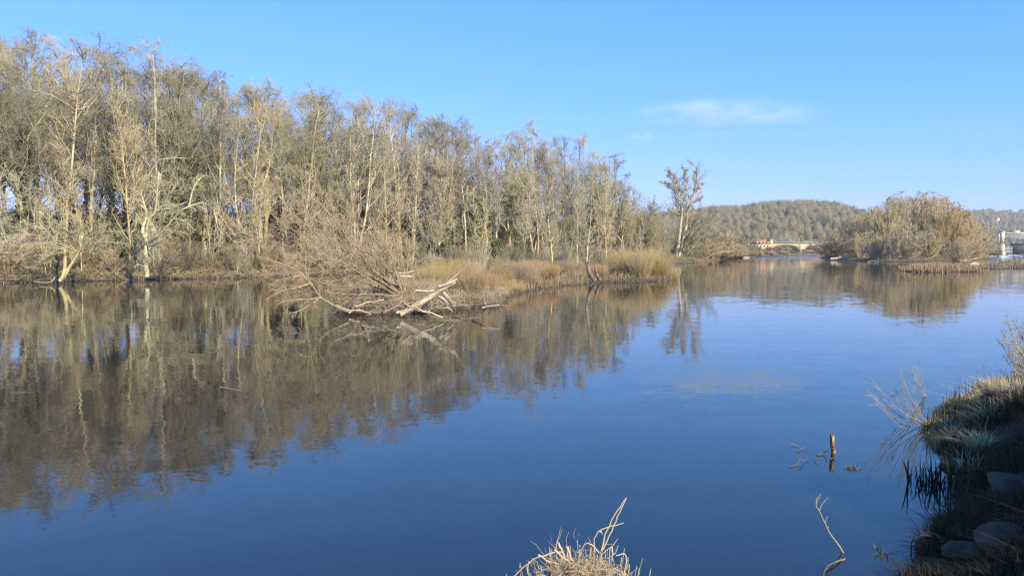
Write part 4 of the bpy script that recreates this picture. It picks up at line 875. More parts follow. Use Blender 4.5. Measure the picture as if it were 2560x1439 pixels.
def house():
    Yh = 452.0; X = lambda px: base_x(px, Yh); Z = lambda py: CAMZ + (HOR - py) * Yh / F; xa, xb = X(1886), X(1926); org = ((xa + xb) / 2, Yh, 2.5)
    t = empty('riverside_house', org); tagit(t, 'long pale house with a steep red tiled roof left of the bridge', 'house')
    w = MD(); w.box(((xa + xb) / 2, Yh + 4, (Z(609.5) + 1.5) / 2), (xb - xa, 8, Z(609.5) - 1.5)); mesh_obj('wall', w.mesh('wall', False, org), 'wall', t)
    rf = MD(); z0, z1 = Z(609.5), Z(598.5); a, b, y0, y1 = xa - .4, xb + .4, Yh - .4, Yh + 8.4
    P = [[a, y0, z0], [b, y0, z0], [b, y1, z0], [a, y1, z0], [a + 2.3, y0 + 3.6, z1], [b - 2.3, y0 + 3.6, z1], [b - 2.3, y1 - 3.6, z1], [a + 2.3, y1 - 3.6, z1]]
    rf.add(P, [[0, 1, 5, 4], [1, 2, 6, 5], [2, 3, 7, 6], [3, 0, 4, 7], [4, 5, 6, 7], [3, 2, 1, 0]]); r = mesh_obj('roof', rf.mesh('roof', False, org), 'tile', t)
    for k in range(4):
        d = MD(); xk = xa + 1.6 + k * (xb - xa - 3.2) / 3; d.box((xk, Yh + .5, z0 + .85), (.8, 1.2, 1.1)); mesh_obj('dormer', d.mesh('dormer', False, org), 'wall', r)
        for zz in (z0 - 1.4, z0 - 3.4):
            g = MD(); g.box((xk, Yh - .02, zz), (.75, .12, 1.1)); mesh_obj('window', g.mesh('window', False, org), 'glass', t)
    # tower beside it
    Xc = X(1928); t2 = empty('square_tower', (Xc, Yh, 2.5)); tagit(t2, 'small bright yellow tower at the right end of the red roof', 'tower')
    m = MD(); m.box((Xc, Yh + 1.5, (Z(599) + 1.5) / 2), (1.9, 2.6, Z(599) - 1.5)); mesh_obj('wall', m.mesh('wall', False, (Xc, Yh, 2.5)), 'stone', t2)
    m = MD(); m.box((Xc, Yh + 1.5, Z(599) + .15), (2.3, 3.0, .3)); mesh_obj('cornice', m.mesh('cornice', False, (Xc, Yh, 2.5)), 'wall', t2)
    for px, py, w_, lab in ((1875, 616, 6, 'low pale outbuilding among the scrub left of the house'), (1782, 612, 3, 'tiny pale hut between the scrub and the lone tree')):
        Y = 445.0; x = base_x(px, Y); z1 = CAMZ + (HOR - py) * Y / F; t3 = empty('outbuilding', (x, Y, 2.5)); tagit(t3, lab, 'building')
        m = MD(); m.box((x, Y + 2, (z1 + 1.5) / 2), (w_, 4, z1 - 1.5)); mesh_obj('wall', m.mesh('wall', False, (x, Y, 2.5)), 'wall', t3)
        m = MD(); a, b = x - w_ / 2 - .3, x + w_ / 2 + .3; m.add([[a, Y - .3, z1], [b, Y - .3, z1], [b, Y + 4.3, z1], [a, Y + 4.3, z1], [a, Y + 2, z1 + 1.2], [b, Y + 2, z1 + 1.2]], [[0, 1, 5, 4], [2, 3, 4, 5]])
        m.add([[a, Y - .3, z1], [a, Y + 4.3, z1], [a, Y + 2, z1 + 1.2], [b, Y - .3, z1], [b, Y + 4.3, z1], [b, Y + 2, z1 + 1.2]], [[0, 2, 1], [3, 4, 5]]); mesh_obj('roof', m.mesh('roof', False, (x, Y, 2.5)), 'tile', t3)
house()
def gantry():
    Yg = 520.0; u = Yg / F; X = lambda px: base_x(px, Yg); Z = lambda py: CAMZ + (HOR - py) * u
    org = (X(2503), Yg, 0); t = empty('weir_gantry', org); tagit(t, 'pale concrete and steel gantry of the weir at the right edge of the river', 'gantry')
    for xa, xb in ((2498, 2507), (2596, 2605)):
        m = MD(); x0, x1 = X(xa), X(xb); zt = Z(579.5); m.box(((x0 + x1) / 2, Yg, (Z(610) - 1) / 2), (x1 - x0, 3.4, Z(610) + 1)); m.box(((x0 + x1) / 2, Yg, (Z(610) + zt) / 2), (x1 - x0 - .5, 3.0, zt - Z(610)))
        m.box(((x0 + x1) / 2, Yg, zt + .25), (x1 - x0 + .3, 3.6, .5)); m.box((x0 - .55, Yg + .4, (Z(611) + Z(583)) / 2), (1.0, 2.2, Z(583) - Z(611))); m.box(((x0 + x1) / 2, Yg, Z(634)), (x1 - x0 + 1.0, 4.4, 1.0))
        mesh_obj('pier', m.mesh('pier', False, org), 'concrete', t)
    m = MD(); m.box((X(2552), Yg, Z(583)), (X(2606) - X(2497), 2.8, 1.0)); mesh_obj('deck', m.mesh('deck', False, org), 'concrete', t)
    tr = MD(); xs = np.linspace(X(2508), X(2595), 15)
    for yy in (-1.1, 1.1):
        for py in (588.5, 594): tr.box(((xs[0] + xs[-1]) / 2, Yg + yy, Z(py)), (xs[-1] - xs[0], .3, .5))
        for x in xs: tr.box((x, Yg + yy, (Z(585) + Z(594)) / 2), (.35, .3, Z(585) - Z(594)))
        for a, b in zip(xs[:-1], xs[1:]): tr.box(((a + b) / 2, Yg + yy, (Z(588.5) + Z(594)) / 2), (math.hypot(b - a, Z(588.5) - Z(594)), .14, .14), ry=math.atan2(Z(588.5) - Z(594), b - a) * -1)
    mesh_obj('truss', tr.mesh('truss', False, org), 'steel', t)
    m = MD(); m.box((X(2535.5), Yg, Z(579.2)), (X(2544) - X(2527), 3.0, Z(576.5) - Z(581.6))); c = mesh_obj('cabin', m.mesh('cabin', False, org), 'concrete', t)
    m = MD(); m.box((X(2535.5), Yg, Z(576.3)), (X(2544) - X(2527) + .5, 3.5, .2)); mesh_obj('roof', m.mesh('roof', False, org), 'concrete', c)
    # sluice rails and gate behind
    t2 = empty('sluice_gate', (X(2530), Yg + 6, 0)); tagit(t2, 'dark sluice gate with horizontal rails under the gantry', 'gate'); o2 = (X(2530), Yg + 6, 0)
    m = MD(); m.box((X(2572), Yg + 7, Z(621)), (X(2600) - X(2545), 2, Z(608) - Z(634))); mesh_obj('gate_leaf', m.mesh('gate_leaf', False, o2), 'darksteel', t2)
    for py in (618, 622.5, 627, 631):
        m = MD(); m.box(((X(2508) + X(2545)) / 2, Yg + 6, Z(py)), (X(2545) - X(2508), .35, .4)); mesh_obj('rail', m.mesh('rail', False, o2), 'steel', t2)
    for px in (2512, 2535):
        m = MD(); m.box((X(px), Yg + 6.3, Z(624) - .5), (.35, .2, Z(616) - Z(635) + 1)); mesh_obj('post', m.mesh('post', False, o2), 'darksteel', t2)
gantry()
def castle():
    Y = 1750.0; u = Y / F; x = base_x(2491, Y); z = gz(x, Y); t = empty('hillside_tower', (x, Y, z)); tagit(t, 'tiny pale house among trees on the distant hill above the gantry', 'house')
    zt = CAMZ + (HOR - 545) * u; m = MD(); m.box((x, Y, (z + zt) / 2 - 2), (7.5, 7, zt - z + 4)); m.box((x - 4.5, Y, (z + zt) / 2 - 5), (3, 5, zt - z)); mesh_obj('wall', m.mesh('wall', False, (x, Y, z)), 'wall', t)
    m = MD(); m.add([[x - 4, Y - 4, zt], [x + 4, Y - 4, zt], [x + 4, Y + 4, zt], [x - 4, Y + 4, zt], [x, Y, zt + 3.5]], [[0, 1, 4], [1, 2, 4], [2, 3, 4], [3, 0, 4]]); mesh_obj('roof', m.mesh('roof', False, (x, Y, z)), 'driftdark', t)
castle()

# ---- pale rocks and foam where the river runs shallow
rng = np.random.default_rng(9)
def rock(c, s, material, label, group=None, name='rock', seed=0, cat='rock', sub=3):
    r = np.random.default_rng(seed); me = bpy.data.meshes.new(name)
    import bmesh
    bm = bmesh.new(); bmesh.ops.create_icosphere(bm, subdivisions=sub, radius=1.0)
    V = np.array([v.co for v in bm.verts]); off = r.random(3) * 50
    f = 1 + .5 * (fbm(V[:, 0] * 1.1 + off[0], V[:, 1] * 1.1 + off[1] + V[:, 2] * .9, seed, 3) - .45) + .30 * (fbm(V[:, 2] * 2 + off[2], V[:, 0] * 2 - V[:, 1], seed + 3, 3) - .45)
    pl = nrm(r.normal(size=(15, 3)))
    V = V * f[:, None]
    for p in pl: d = V @ p; V = V - p[None] * np.maximum(d - .66, 0)[:, None] * .96
    V = V * (1 + .07 * (fbm(V[:, 0] * 7 + V[:, 2] * 3, V[:, 1] * 7 - V[:, 2] * 4, seed + 9, 4) - .47))[:, None] * np.array(s)
    for v, q in zip(bm.verts, V): v.co = q
    bm.to_mesh(me); bm.free(); me.polygons.foreach_set('use_smooth', np.ones(len(me.polygons), bool))
    o = mesh_obj(name, me, material, loc=c); o.rotation_euler = (0, 0, r.random() * 6); tagit(o, label, cat, group); return o
for k in range(5):
    c = ground(1858 + 3.2 * k + rng.random(), 644.5, 0); rock((c[0], c[1], .15), (.55, .5, .45), 'rockpale', 'pale boulder of the little group at the far left waterline', 'pale boulders at the far waterline', seed=k, sub=2)
for k, (px, py, s) in enumerate([(2462, 636.5, .9), (2480, 640, 1.2), (2487, 640.5, .9), (2500, 639, .8), (2512, 640.5, .9), (2538, 638.5, 1.2), (2553, 640.5, .8), (2475, 634, 1.0), (2453, 644, .6), (2476, 654.5, .6), (2488, 654, .5), (2530, 634.5, .9), (1975, 641.5, .7), (1960, 642, .6)]):
    c = ground(px, py, 0); rock((c[0], c[1], .0), (s * 1.0, s * .7, s * .3), 'rockpale', 'whitish stone breaking the rapids near the weir' if px > 2400 else 'small stone awash in the current before the bridge', 'stones in the rapids' if px > 2400 else 'stones before the bridge', seed=40 + k, sub=2)
def foam():
    rng = np.random.default_rng(3); md = MD()
    for k in range(26):
        px = 2448 + 130 * rng.random(); py = 633 + 11 * rng.random(); c = ground(px, py, .03); w = .4 + 1.4 * rng.random(); a = rng.normal() * .2; n = 9; t = np.linspace(-1, 1, n)
        P = np.stack([c[0] + t * w, c[1] + a * t * w + .3 * rng.normal(size=n), .0 + .10 * (1 - t * t) + .04 * rng.random(n)], 1)[None]; tubes(md, P, (.10 * (1.05 - t * t))[None], 5, 0, rng)
    tagit(mesh_obj('foam', md.mesh('foam', True), 'foam'), 'white water of the rapids below the weir', kind='stuff')
foam()

# ------------------------------------------------------------------ wooded hills, one mass of small trees
def hill_wood(name, pxr, rr, n, seed, H, label, every=.06, thick=.16, ns=34):
    rng = np.random.default_rng(seed); px = pxr[0] + (pxr[1] - pxr[0]) * rng.random(n); r = rr[0] + (rr[1] - rr[0]) * rng.random(n) ** .8
    x = (px - 1280) / F * r; y = r * 1.0; z = height(x, y); nr = np.hypot(x, y)
    keep = z > 4.5; x, y, z = x[keep], y[keep], z[keep]; n = len(x); md = MD()
    hs = H * (.6 + .6 * rng.random(n)); hue = np.clip(.72 + .09 * rng.normal(size=n) * 1.0, .34, 1); ev = rng.random(n) < (every + .30 * smooth((.52 - fbm(x * .008, y * .008, 3, 2)) * 6) * (z < 40)); hue[ev] = .10 * rng.random(ev.sum())
    # stems
    tp = np.stack([x, y, z + hs * .55], 1); bs = np.stack([x, y, z - 1], 1); spikes(md, bs, tp, .012 * hs + .12, hue, rng, 3)
    pid = np.repeat(np.arange(n), ns); k = len(pid); u = rng.random(k); h = hs[pid]
    th = rng.random(k) * 6.283; q = np.sqrt(rng.random(k)) * .30 * h * np.where(ev[pid], .8, 1)
    c = np.stack([x[pid] + np.cos(th) * q * .35, y[pid] + np.sin(th) * q * .35, z[pid] + h * (.12 + .5 * u)], 1)
    e = np.stack([x[pid] + np.cos(th) * q, y[pid] + np.sin(th) * q, z[pid] + h * (.30 + .70 * np.sqrt(np.maximum(0, 1 - (q / (.33 * h)) ** 2)) * (.35 + .65 * u))], 1)
    spikes(md, c, e, thick * (.5 + rng.random(k)) * np.where(ev[pid], 3.2, 1), np.clip(hue[pid] + .03 * rng.normal(size=k), 0, 1), rng, 3)
    tagit(mesh_obj(name, md.mesh(name), 'hilltree'), label, kind='stuff')
hill_wood('hillside_wood', (1560, 2330), (650, 1330), 5600, 1, 15, 'bare grey-brown wood covering the hill beyond the bridge', thick=.18, ns=105)
hill_wood('distant_wood', (2080, 2760), (760, 2650), 5200, 2, 17, 'bluish far-off wood on the distant ridge', .25, .5, 36)

# ------------------------------------------------------------------ near bank: turf, rocks, twigs
rng = np.random.default_rng(21)
def near_turf(name, n, hz, w, material, label, seed, lean=.9, cond=None, thr=.3, box=(3, 6.5, 24, 22)):
    rng = np.random.default_rng(seed); p = np.array(box[:2]) + (np.array(box[2:]) - np.array(box[:2])) * rng.random((n * 5, 2))
    p = p[(p[:, 0] < .78 * p[:, 1] + 1.0)]
    d = sdist(p, NEAR); z = height(p[:, 0], p[:, 1]); c = vnoise(p[:, 0] * 1.6, p[:, 1] * 1.6, seed) ; k = (z > -.03) & (d > -.15) & (c > thr * (.6 + .8 * rng.random(len(p))))
    if cond is not None: k &= cond(p, d)
    p, z, c = p[k][:n], z[k][:n], c[k][:n]
    md = MD(); blade_field(md, np.column_stack([p, z - .02]), hz * (.35 + .9 * rng.random(len(p))) * (.4 + c), rng, lean, w, curl=.8)
    tagit(mesh_obj(name, md.mesh(name), material), label, kind='stuff')
near_turf('bank_turf', 110000, .15, .004, 'turf', 'short matted turf on the sunlit part of the near bank', 31, cond=lambda p, d: (.8 * p[:, 1] - .6 * p[:, 0] > 5.2))  # lighter blades for the sun side, ending at the shadow line
near_turf('shade_toned_undergrowth', 150000, .20, .004, 'sedge', 'matted undergrowth on the near bank, its colour darkened for the shade', 34, cond=lambda p, d: (.8 * p[:, 1] - .6 * p[:, 0] < 5.6))  # shade painted into the blades on the far side of the shadow line
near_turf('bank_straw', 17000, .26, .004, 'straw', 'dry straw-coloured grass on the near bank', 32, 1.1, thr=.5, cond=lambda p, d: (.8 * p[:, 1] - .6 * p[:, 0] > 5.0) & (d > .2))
near_turf('waterside_sedge', 2600, .4, .006, 'sedge', 'dark sedge at the near waterline', 33, .35, cond=lambda p, d: (d < .35), thr=.2)
for k, (px, py, z, s, lab) in enumerate([(2530, 1195, .35, (.36, .30, .24), 'large rounded grey boulder in the shade of the near bank'), (2390, 1145, .12, (.35, .25, .14), 'flat rock at the foot of the near bank'), (2520, 1365, .25, (.5, .36, .16), 'broad flat rock near the bottom right corner'),
                                         (2440, 1400, .1, (.34, .24, .12), 'low wet rock at the water near the bottom right corner'),                                          (2478, 1010, .35, (.3, .25, .3), 'pale weathered rock in the sunlit turf')]):
    c = ground(px, py, z); rock((c[0], c[1], max(gz(c[0], c[1]) - s[2] * .1, .0)), s, 'rock', lab, seed=70 + k, sub=5)
# pale straw tussocks in the sun
def tussock(px, py, n, hz, seed, label, material='straw', lean=.8, r=.16, w=.006, name='straw_tussock', z=None, wind=(0, 0), cat='tussock'):
    rng = np.random.default_rng(seed); c = ground(px, py, .5 if z is None else z); z_ = gz(c[0], c[1]) if z is None else z; a = rng.random(n) * 6.283; q = r * np.sqrt(rng.random(n))
    md = MD(); blade_field(md, np.stack([np.cos(a) * q, np.sin(a) * q, q * 0 - .03], 1), hz * (.4 + .8 * rng.random(n)), rng, lean, w, curl=.9, wind=wind)
    return tagit(mesh_obj(name, md.mesh(name), material, loc=(c[0], c[1], z_)), label, cat)
tussock(2505, 985, 600, .45, 1, 'big pale straw tussock catching the sun on top of the near bank', r=.28, w=.006)
tussock(2450, 1065, 340, .3, 2, 'pale straw tussock low on the sunlit slope of the near bank', w=.005)
tussock(2420, 1095, 70, .32, 3, 'small bright straw tuft at the edge of the shade', w=.007)
tussock(2545, 1000, 300, .4, 4, 'pale straw tussock at the right edge of the sunlit bank', w=.006)
tussock(2395, 1040, 200, .25, 5, 'low straw tuft at the waterside of the sunlit bank', w=.005)
tussock(2310, 1205, 45, .42, 6, 'dark sedge tuft standing in the water off the shaded bank', 'sedge', .3, .22, .010, 'sedge_tuft', 0.0)
tussock(2345, 1215, 45, .38, 7, 'second dark sedge tuft nearer the shaded bank', 'sedge', .3, .2, .010, 'sedge_tuft', 0.0)
# willow wands reaching over the water
wands = []
for k in range(13):
    D3 = 13.4 + .7 * rng.random(); bx, by = 2325 + 20 * rng.random(), 1072 + 12 * rng.random(); tx = 2170 + 120 * rng.random(); ty = 930 + 100 * rng.random() + (tx - 2170) * -.1
    wands.append(([(bx, by, D3), ((bx + tx) / 2 - 4, (by + ty) / 2 + 22, D3 - .1), (tx, ty, D3 - .3)], .008, .0025))
guided_thing('willow_wands', wands, 101, 'pale', 'bare willow shoots leaning left over the water from the near bank', 'shrub', ('stems', 'twigs'), br=5, tw=2, te=2, bl=.25, rmin=.0018, up=.04, ang=.35, n=12)
wands = [([(2317 + 3 * k, 1010, 16.5), (2300 + 3 * k, 970, 16.5), (2255 + 16 * k, 892 + 8 * k, 16.5)], .008, .0025) for k in range(4)]
guided_thing('willow_wands', wands, 102, 'pale', 'small upright spray of bare shoots rising from the water left of the near bank', 'shrub', ('stems', 'twigs'), br=5, tw=3, te=2, bl=.22, rmin=.0018, up=.05, ang=.3, n=12)
bl_ = []
for k in range(34):
    D4 = 18 + 2.5 * rng.random(); bx = 2560 + 70 * rng.random(); tx = bx - 80 + 70 * rng.random(); ty = 790 + 110 * rng.random(); bl_.append(([(bx, 945, D4), ((bx + tx) / 2, (945 + ty) / 2 + 8, D4), (tx, ty, D4)], .012, .004))
guided_thing('bare_shrub', bl_, 103, 'pale', 'pale twiggy shrub at the right edge above the near bank', 'shrub', ('stems', 'twigs'), br=9, tw=5, te=3, bl=.30, rmin=.0028, up=.05, ang=.45, n=10)
bl_ = [([(2420 + 26 * k, 985 - 5 * k, 16 + .2 * k), (2405 + 26 * k, 960 - 5 * k, 16 + .2 * k), (2375 + 26 * k + 20 * rng.random(), 930 - 5 * k, 16 + .2 * k)], .006, .002) for k in range(6)]
guided_thing('thin_weeds', bl_, 104, 'brush', 'sparse thin weeds along the crest of the near bank', 'weed', ('stems', 'twigs'), br=4, tw=2, te=1, bl=.3, rmin=.0015, up=.05, n=8)
# the post
def post():
    c = ground(2081, 1131); md = MD(); rng = np.random.default_rng(8); P = np.array([[[.03, 0, -.5], [.02, 0, 0], [-.005, 0, .12], [-.01, .0, .27]]]) + 0
    tubes(md, P, np.array([[.036, .036, .034, .036]]), 9, 0, rng); base = P[0, -1]; ang = np.arange(9) * 2 * np.pi / 9
    V = [[base[0] + .036 * math.cos(a), base[1] + .036 * math.sin(a), base[2]] for a in ang] + [[base[0] + .03 * math.cos(a), base[1] + .03 * math.sin(a), base[2] + .02 + .035 * rng.random()] for a in ang] + [[base[0], base[1], base[2] + .0]]
    md.add(V, [[i, (i + 1) % 9, 9 + (i + 1) % 9, 9 + i] for i in range(9)]); md.add(V, [[9 + i, 9 + (i + 1) % 9, 18] for i in range(9)])
    t = empty('wooden_post', c); tagit(t, 'short weathered wooden post standing in the water', 'post')
    mesh_obj('shaft', md.mesh('shaft', True), 'postwood', t)
    m = MD(); m.box((-.012, -.037, .19), (.028, .006, .13)); mesh_obj('split_face', m.mesh('split_face'), 'drift', t)
M['postwood'] = plain('post_wood', (.10, .07, .045), (.34, .25, .17), 14, .35, .65, .85, .7, 30)
post()
def twig(name, limbs, label, material, seed, cat='twig', group=None, rmin=.002, br=3, bl=.3, tw=1):
    return guided_thing(name, limbs, seed, material, label, cat, ('stem', 'side_twigs'), group, br=br, tw=tw, te=1, bl=bl, rmin=rmin, up=0, n=12, ang=.5, jit=.012)
twig('bare_twig', [([(2118, 1398, 7.9), (2095, 1360, 7.9), (2068, 1320, 7.9), (2055, 1288, 7.9), (2040, 1262, 7.9), (2041, 1244, 7.9), (2053, 1233, 7.9)], .011, .003), ([(2048, 1276, 7.9), (2056, 1258, 7.9), (2069, 1244, 7.9)], .005, .002),
                   ([(2062, 1307, 7.9), (2065, 1298, 7.9), (2069, 1289, 7.9)], .004, .002), ([(2040, 1262, 7.9), (2044, 1250, 7.9), (2052, 1240, 7.9)], .004, .002)], 'pale forked twig poking up out of the water near the bottom right', 'straw_twig' if False else 'pale', 111, br=1, bl=.08)
def wtwig(pts, r, label, seed, material='driftdark', group=None, name='floating_twig'):
    P = [(a, b, ground(a, b, z)[1]) for a, b, z in pts]; return twig(name, [(P, r, r * .4)], label, material, seed, group=group, br=2, bl=.2)
wtwig([(1976, 1167, .01), (1994, 1158, .02), (1999, 1148, .08), (2012, 1150, .02), (2020, 1140, .06)], .007, 'dark forked twig awash left of the wooden post, the lower one', 121)
wtwig([(1992, 1130, .01), (2003, 1120, .02), (2018, 1113, .05)], .006, 'thin straight twig awash left of the post, the upper one', 122)
wtwig([(1977, 1109, .02), (1988, 1111, .02), (1998, 1116, .01)], .006, 'pale curved twig floating upper left of the post', 123, 'drift')
wtwig([(2044, 1137, .01), (2060, 1130, .03), (2068, 1125, .09)], .010, 'dark knotty twig just left of the post', 124)
wtwig([(2076, 1146, .01), (2084, 1142, .03), (2092, 1138, .05)], .008, 'dark twig right at the foot of the post', 125)
wtwig([(2036, 1149, .01), (2041, 1154, .02), (2048, 1156, .01)], .005, 'tiny hooked twig below the post', 126)
wtwig([(2205, 1105, .01), (2222, 1101, .03), (2228, 1098, .05)], .004, 'tiny twig out on the water right of the post', 127)
wtwig([(550, 967, .01), (572, 971, .02), (602, 976, .01)], .016, 'yellowish reed stem floating on the dark reflection at left', 128, 'gold')
wtwig([(2390, 1245, .0), (2355, 1270, .05), (2360, 1300, .1)], .006, 'dark twig trailing from the shaded bank', 129)
def plant_head(px, py, n, hz, seed, label, r=.05):
    rng = np.random.default_rng(seed); c = ground(px, py); a = rng.random(n) * 6.283; q = r * np.sqrt(rng.random(n)); md = MD()
    blade_field(md, np.stack([np.cos(a) * q * 1.6, np.sin(a) * q, q * 0 - .02], 1), hz * (.3 + .8 * rng.random(n)), rng, .6, .009, curl=.7)
    tagit(mesh_obj('water_plant', md.mesh('water_plant'), 'driftdark', loc=c), label, 'plant')
plant_head(2135, 1170, 46, .09, 1, 'dark tuft of drowned leaves below right of the post', .07)
plant_head(2207, 1385, 16, .10, 2, 'dark pointed leaves breaking the water near the bottom right', .06)
plant_head(2192, 1372, 7, .07, 3, 'tiny dark leaf tip left of the pointed leaves', .02)
loops = []
for k in range(16):
    a = rng.random() * 6.283; cx, cy = 2345 + 30 * rng.random(), 1360 + 30 * rng.random(); pts = []
    for j in range(5): th = a + j * .9; pts.append((cx - 35 - 38 * math.cos(th) * (.6 + .4 * rng.random()), cy + 24 * math.sin(th) - 8, 7.9 + .25 * rng.random()))
    loops.append((pts, .009 * (.4 + rng.random()), .003))
guided_thing('bramble_coil', loops, 131, 'driftdark', 'coiled dark bramble stems over the water at the foot of the shaded bank', 'bramble', ('stems', 'twigs'), br=2, tw=2, te=1, bl=.2, rmin=.002, up=.02, n=18)
wtwig([(2112, 1396, .0), (2085, 1404, .03), (2065, 1420, .02), (2058, 1438, .0)], .012, 'dark limp weed stem beside the foot of the pale forked twig', 132)
# the dry stump of straw at the bottom
def straw_stump():
    c = at(1455, 1405, 3.3); g = gz(c[0], c[1]); rng = np.random.default_rng(12); org = np.array([c[0], c[1], g]); H = c[2] - g
    t = empty('straw_stump', org); tagit(t, 'bright dry tuft of cut stems and straw at the bottom of the picture', 'tuft')
    n = 1100; a = rng.random(n) * 6.283; q = .16 * np.sqrt(rng.random(n)); b = np.stack([np.cos(a) * q * .8 - .01, np.sin(a) * q * .8, -.05 + 0 * q], 1)
    d = np.stack([np.cos(a) * q * .7, np.sin(a) * q * 1.0, np.ones(n)], 1) + rng.normal(size=(n, 3)) * .05; L = (H + .02) * (.75 + .28 * rng.random(n))
    P = grow(b, d, L, 6, .035, .02, rng); md = MD(); tubes(md, P, .0017 * (.5 + rng.random((n, 1))) * np.ones((1, 7)), 4, rng.random((n, 1)) * np.ones((1, 7)), rng); mesh_obj('stalks', md.mesh('stalks'), 'straw', t)
    n = 2400; a = rng.random(n) * 6.283; q = .17 * np.sqrt(rng.random(n)); z = H * (.62 + .36 * rng.random(n)); b = np.stack([np.cos(a) * q * .8 - .01, np.sin(a) * q * .8, z], 1)
    P = grow(b, rng.normal(size=(n, 3)) * np.array([1, 1, .35]), .07 + .12 * rng.random(n), 4, .45, -.03, rng); md = MD(); tubes(md, P, .0014 * (.4 + rng.random((n, 1))) * np.array([[1, 1, .9, .8, .5]]), 3, rng.random((n, 1)) * np.ones((1, 5)), rng)
    mesh_obj('matted_straw', md.mesh('matted_straw'), 'straw', t)
    st = MD(); Y = 3.3
    for pts, r in (([(1503, 1375, Y), (1515, 1330, Y), (1535, 1290, Y), (1566, 1243, Y)], .0035), ([(1508, 1372, Y), (1522, 1340, Y), (1545, 1290, Y), (1566, 1243, Y)], .0035), ([(1487, 1378, Y), (1484, 1345, Y), (1500, 1325, Y), (1560, 1306, Y)], .003), ([(1500, 1330, Y), (1503, 1322, Y), (1505, 1335, Y)], .0025),
                    ([(1497, 1380, Y), (1475, 1358, Y), (1460, 1360, Y), (1448, 1390, Y)], .003), ([(1410, 1378, Y), (1370, 1385, Y), (1330, 1400, Y), (1284, 1440, Y)], .0035), ([(1345, 1385, Y), (1370, 1400, Y), (1395, 1408, Y)], .004), ([(1540, 1388, Y), (1562, 1384, Y), (1566, 1410, Y), (1562, 1440, Y)], .003),
                    ([(1395, 1355, Y), (1405, 1375, Y), (1412, 1395, Y)], .006), ([(1417, 1365, Y), (1424, 1385, Y), (1430, 1400, Y)], .006), ([(1528, 1365, Y), (1532, 1380, Y), (1530, 1400, Y)], .004), ([(1386, 1372, Y), (1402, 1388, Y), (1420, 1400, Y)], .005), ([(1322, 1402, Y), (1318, 1425, Y), (1325, 1440, Y)], .003)):
        P = spline([at(*p) for p in pts], 12); P[1:-1] += rng.normal(size=(10, 3)) * .0015; tubes(st, P[None], np.full((1, 12), r) * np.linspace(1, .6, 12), 6, .7, rng)
    mesh_obj('long_stems', st.mesh('long_stems', True, org), 'straw', t)
straw_stump()
# dense trees on the near bank behind the viewer, out of the picture: they throw the shade over the near bank
su = np.array([math.sin(az), math.cos(az)]); sv = np.array([-su[1], su[0]])   # towards the sun, and across
if sv @ np.array([.8, .6]) < 0: sv = -sv
for k, (u, v, h) in enumerate([(10.0, 8.3, 6.2), (12.6, 8.1, 5.8), (15.6, 8.5, 5.9), (18.6, 8.7, 5.7), (12, 11.5, 7.4), (17, 12, 7.6)]):
    p = sv * u + su * v; x, y = p; s = h / 6
    place(EV[0], 'evergreen_tree', (x, y, gz(x, y) - .1), k, (s * .95, s * .95, s), 'ever', 'dense evergreen on the near bank beside the viewer, outside the picture', 'tree', 'evergreens on the near bank outside the picture', mats={'trunk': 'dark'})
settle_labels()

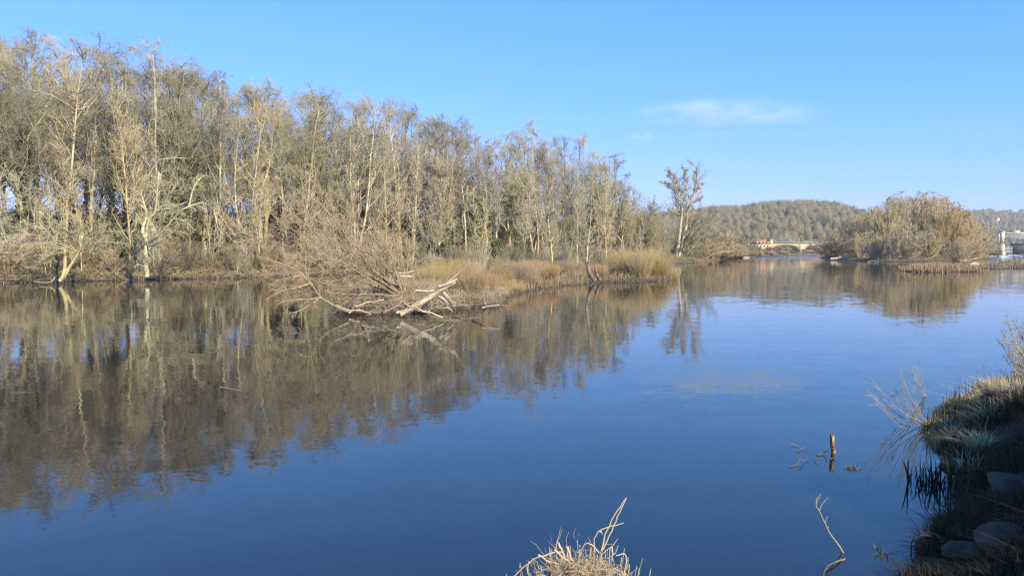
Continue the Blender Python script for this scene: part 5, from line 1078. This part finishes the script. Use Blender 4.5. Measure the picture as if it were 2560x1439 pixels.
# ------------------------------------------------------------------ thin clouds and the haze of the air
def cloud(px, py, wpx, hpx, Yd, dens, label, seed):
    c = at(px, py, Yd); a, b, h = wpx / F * Yd / 2, wpx / F * Yd * .30, hpx / F * Yd / 2
    import bmesh
    me = bpy.data.meshes.new('cloud'); bm = bmesh.new(); bmesh.ops.create_icosphere(bm, subdivisions=4, radius=1)
    for v in bm.verts: v.co = (v.co.x * a, v.co.y * b, v.co.z * h)
    bm.to_mesh(me); bm.free()
    m = bpy.data.materials.new('cloud'); m.use_nodes = True; n = m.node_tree; n.nodes.remove(n.nodes['Principled BSDF'])
    pv = n.nodes.new('ShaderNodeVolumePrincipled'); n.links.new(pv.outputs[0], n.nodes['Material Output'].inputs['Volume']); pv.inputs['Color'].default_value = (.80, 1.0, 1, 1); pv.inputs['Anisotropy'].default_value = -.4
    tc = n.nodes.new('ShaderNodeTexCoord').outputs['Object']; mp = n.nodes.new('ShaderNodeMapping'); mp.inputs['Scale'].default_value = (2.4 / a, 1.8 / b, .9 / h); mp.inputs['Location'].default_value = (seed * 3.1, 0, 0); n.links.new(tc, mp.inputs[0])
    nz = noise(n, 1.3, 4, mp.outputs[0]); f = ramp(n, nz.outputs[0], .38, .74)
    m2 = n.nodes.new('ShaderNodeMapping'); m2.inputs['Scale'].default_value = (1 / a, 1 / b, 1 / h); n.links.new(tc, m2.inputs[0])
    ln = n.nodes.new('ShaderNodeVectorMath'); ln.operation = 'LENGTH'; n.links.new(m2.outputs[0], ln.inputs[0]); e = n.nodes.new('ShaderNodeMapRange'); e.interpolation_type = 'SMOOTHSTEP'
    n.links.new(ln.outputs['Value'], e.inputs[0]); e.inputs[1].default_value = 1.0; e.inputs[2].default_value = .25
    q = n.nodes.new('ShaderNodeMath'); q.operation = 'MULTIPLY'; n.links.new(f, q.inputs[0]); n.links.new(e.outputs[0], q.inputs[1])
    q2 = n.nodes.new('ShaderNodeMath'); q2.operation = 'MULTIPLY'; n.links.new(q.outputs[0], q2.inputs[0]); q2.inputs[1].default_value = dens; n.links.new(q2.outputs[0], pv.inputs['Density'])
    tagit(mesh_obj('cloud', me, m, loc=c), label, 'cloud')
cloud(1830, 284, 540, 76, 7000, .0040, 'long thin white cloud wisp, the larger and higher one', 1)
cloud(1612, 340, 110, 26, 7000, .005, 'small faint cloud wisp low on the left of the long one', 2)
cloud(1790, 334, 170, 24, 7000, .0035, 'faint streak of cloud just under the long wisp', 3)
def haze():
    md = MD(); md.box((0, 0, 71), (12600, 14600, 150)); m = bpy.data.materials.new('haze'); m.use_nodes = True; n = m.node_tree; n.nodes.remove(n.nodes['Principled BSDF'])
    pv = n.nodes.new('ShaderNodeVolumePrincipled'); pv.inputs['Density'].default_value = .00018; pv.inputs['Color'].default_value = (.95, .93, .92, 1); n.links.new(pv.outputs[0], n.nodes['Material Output'].inputs['Volume'])
    tagit(mesh_obj('haze', md.mesh('haze'), m), 'thin pale air haze over the valley', kind='stuff')
haze()
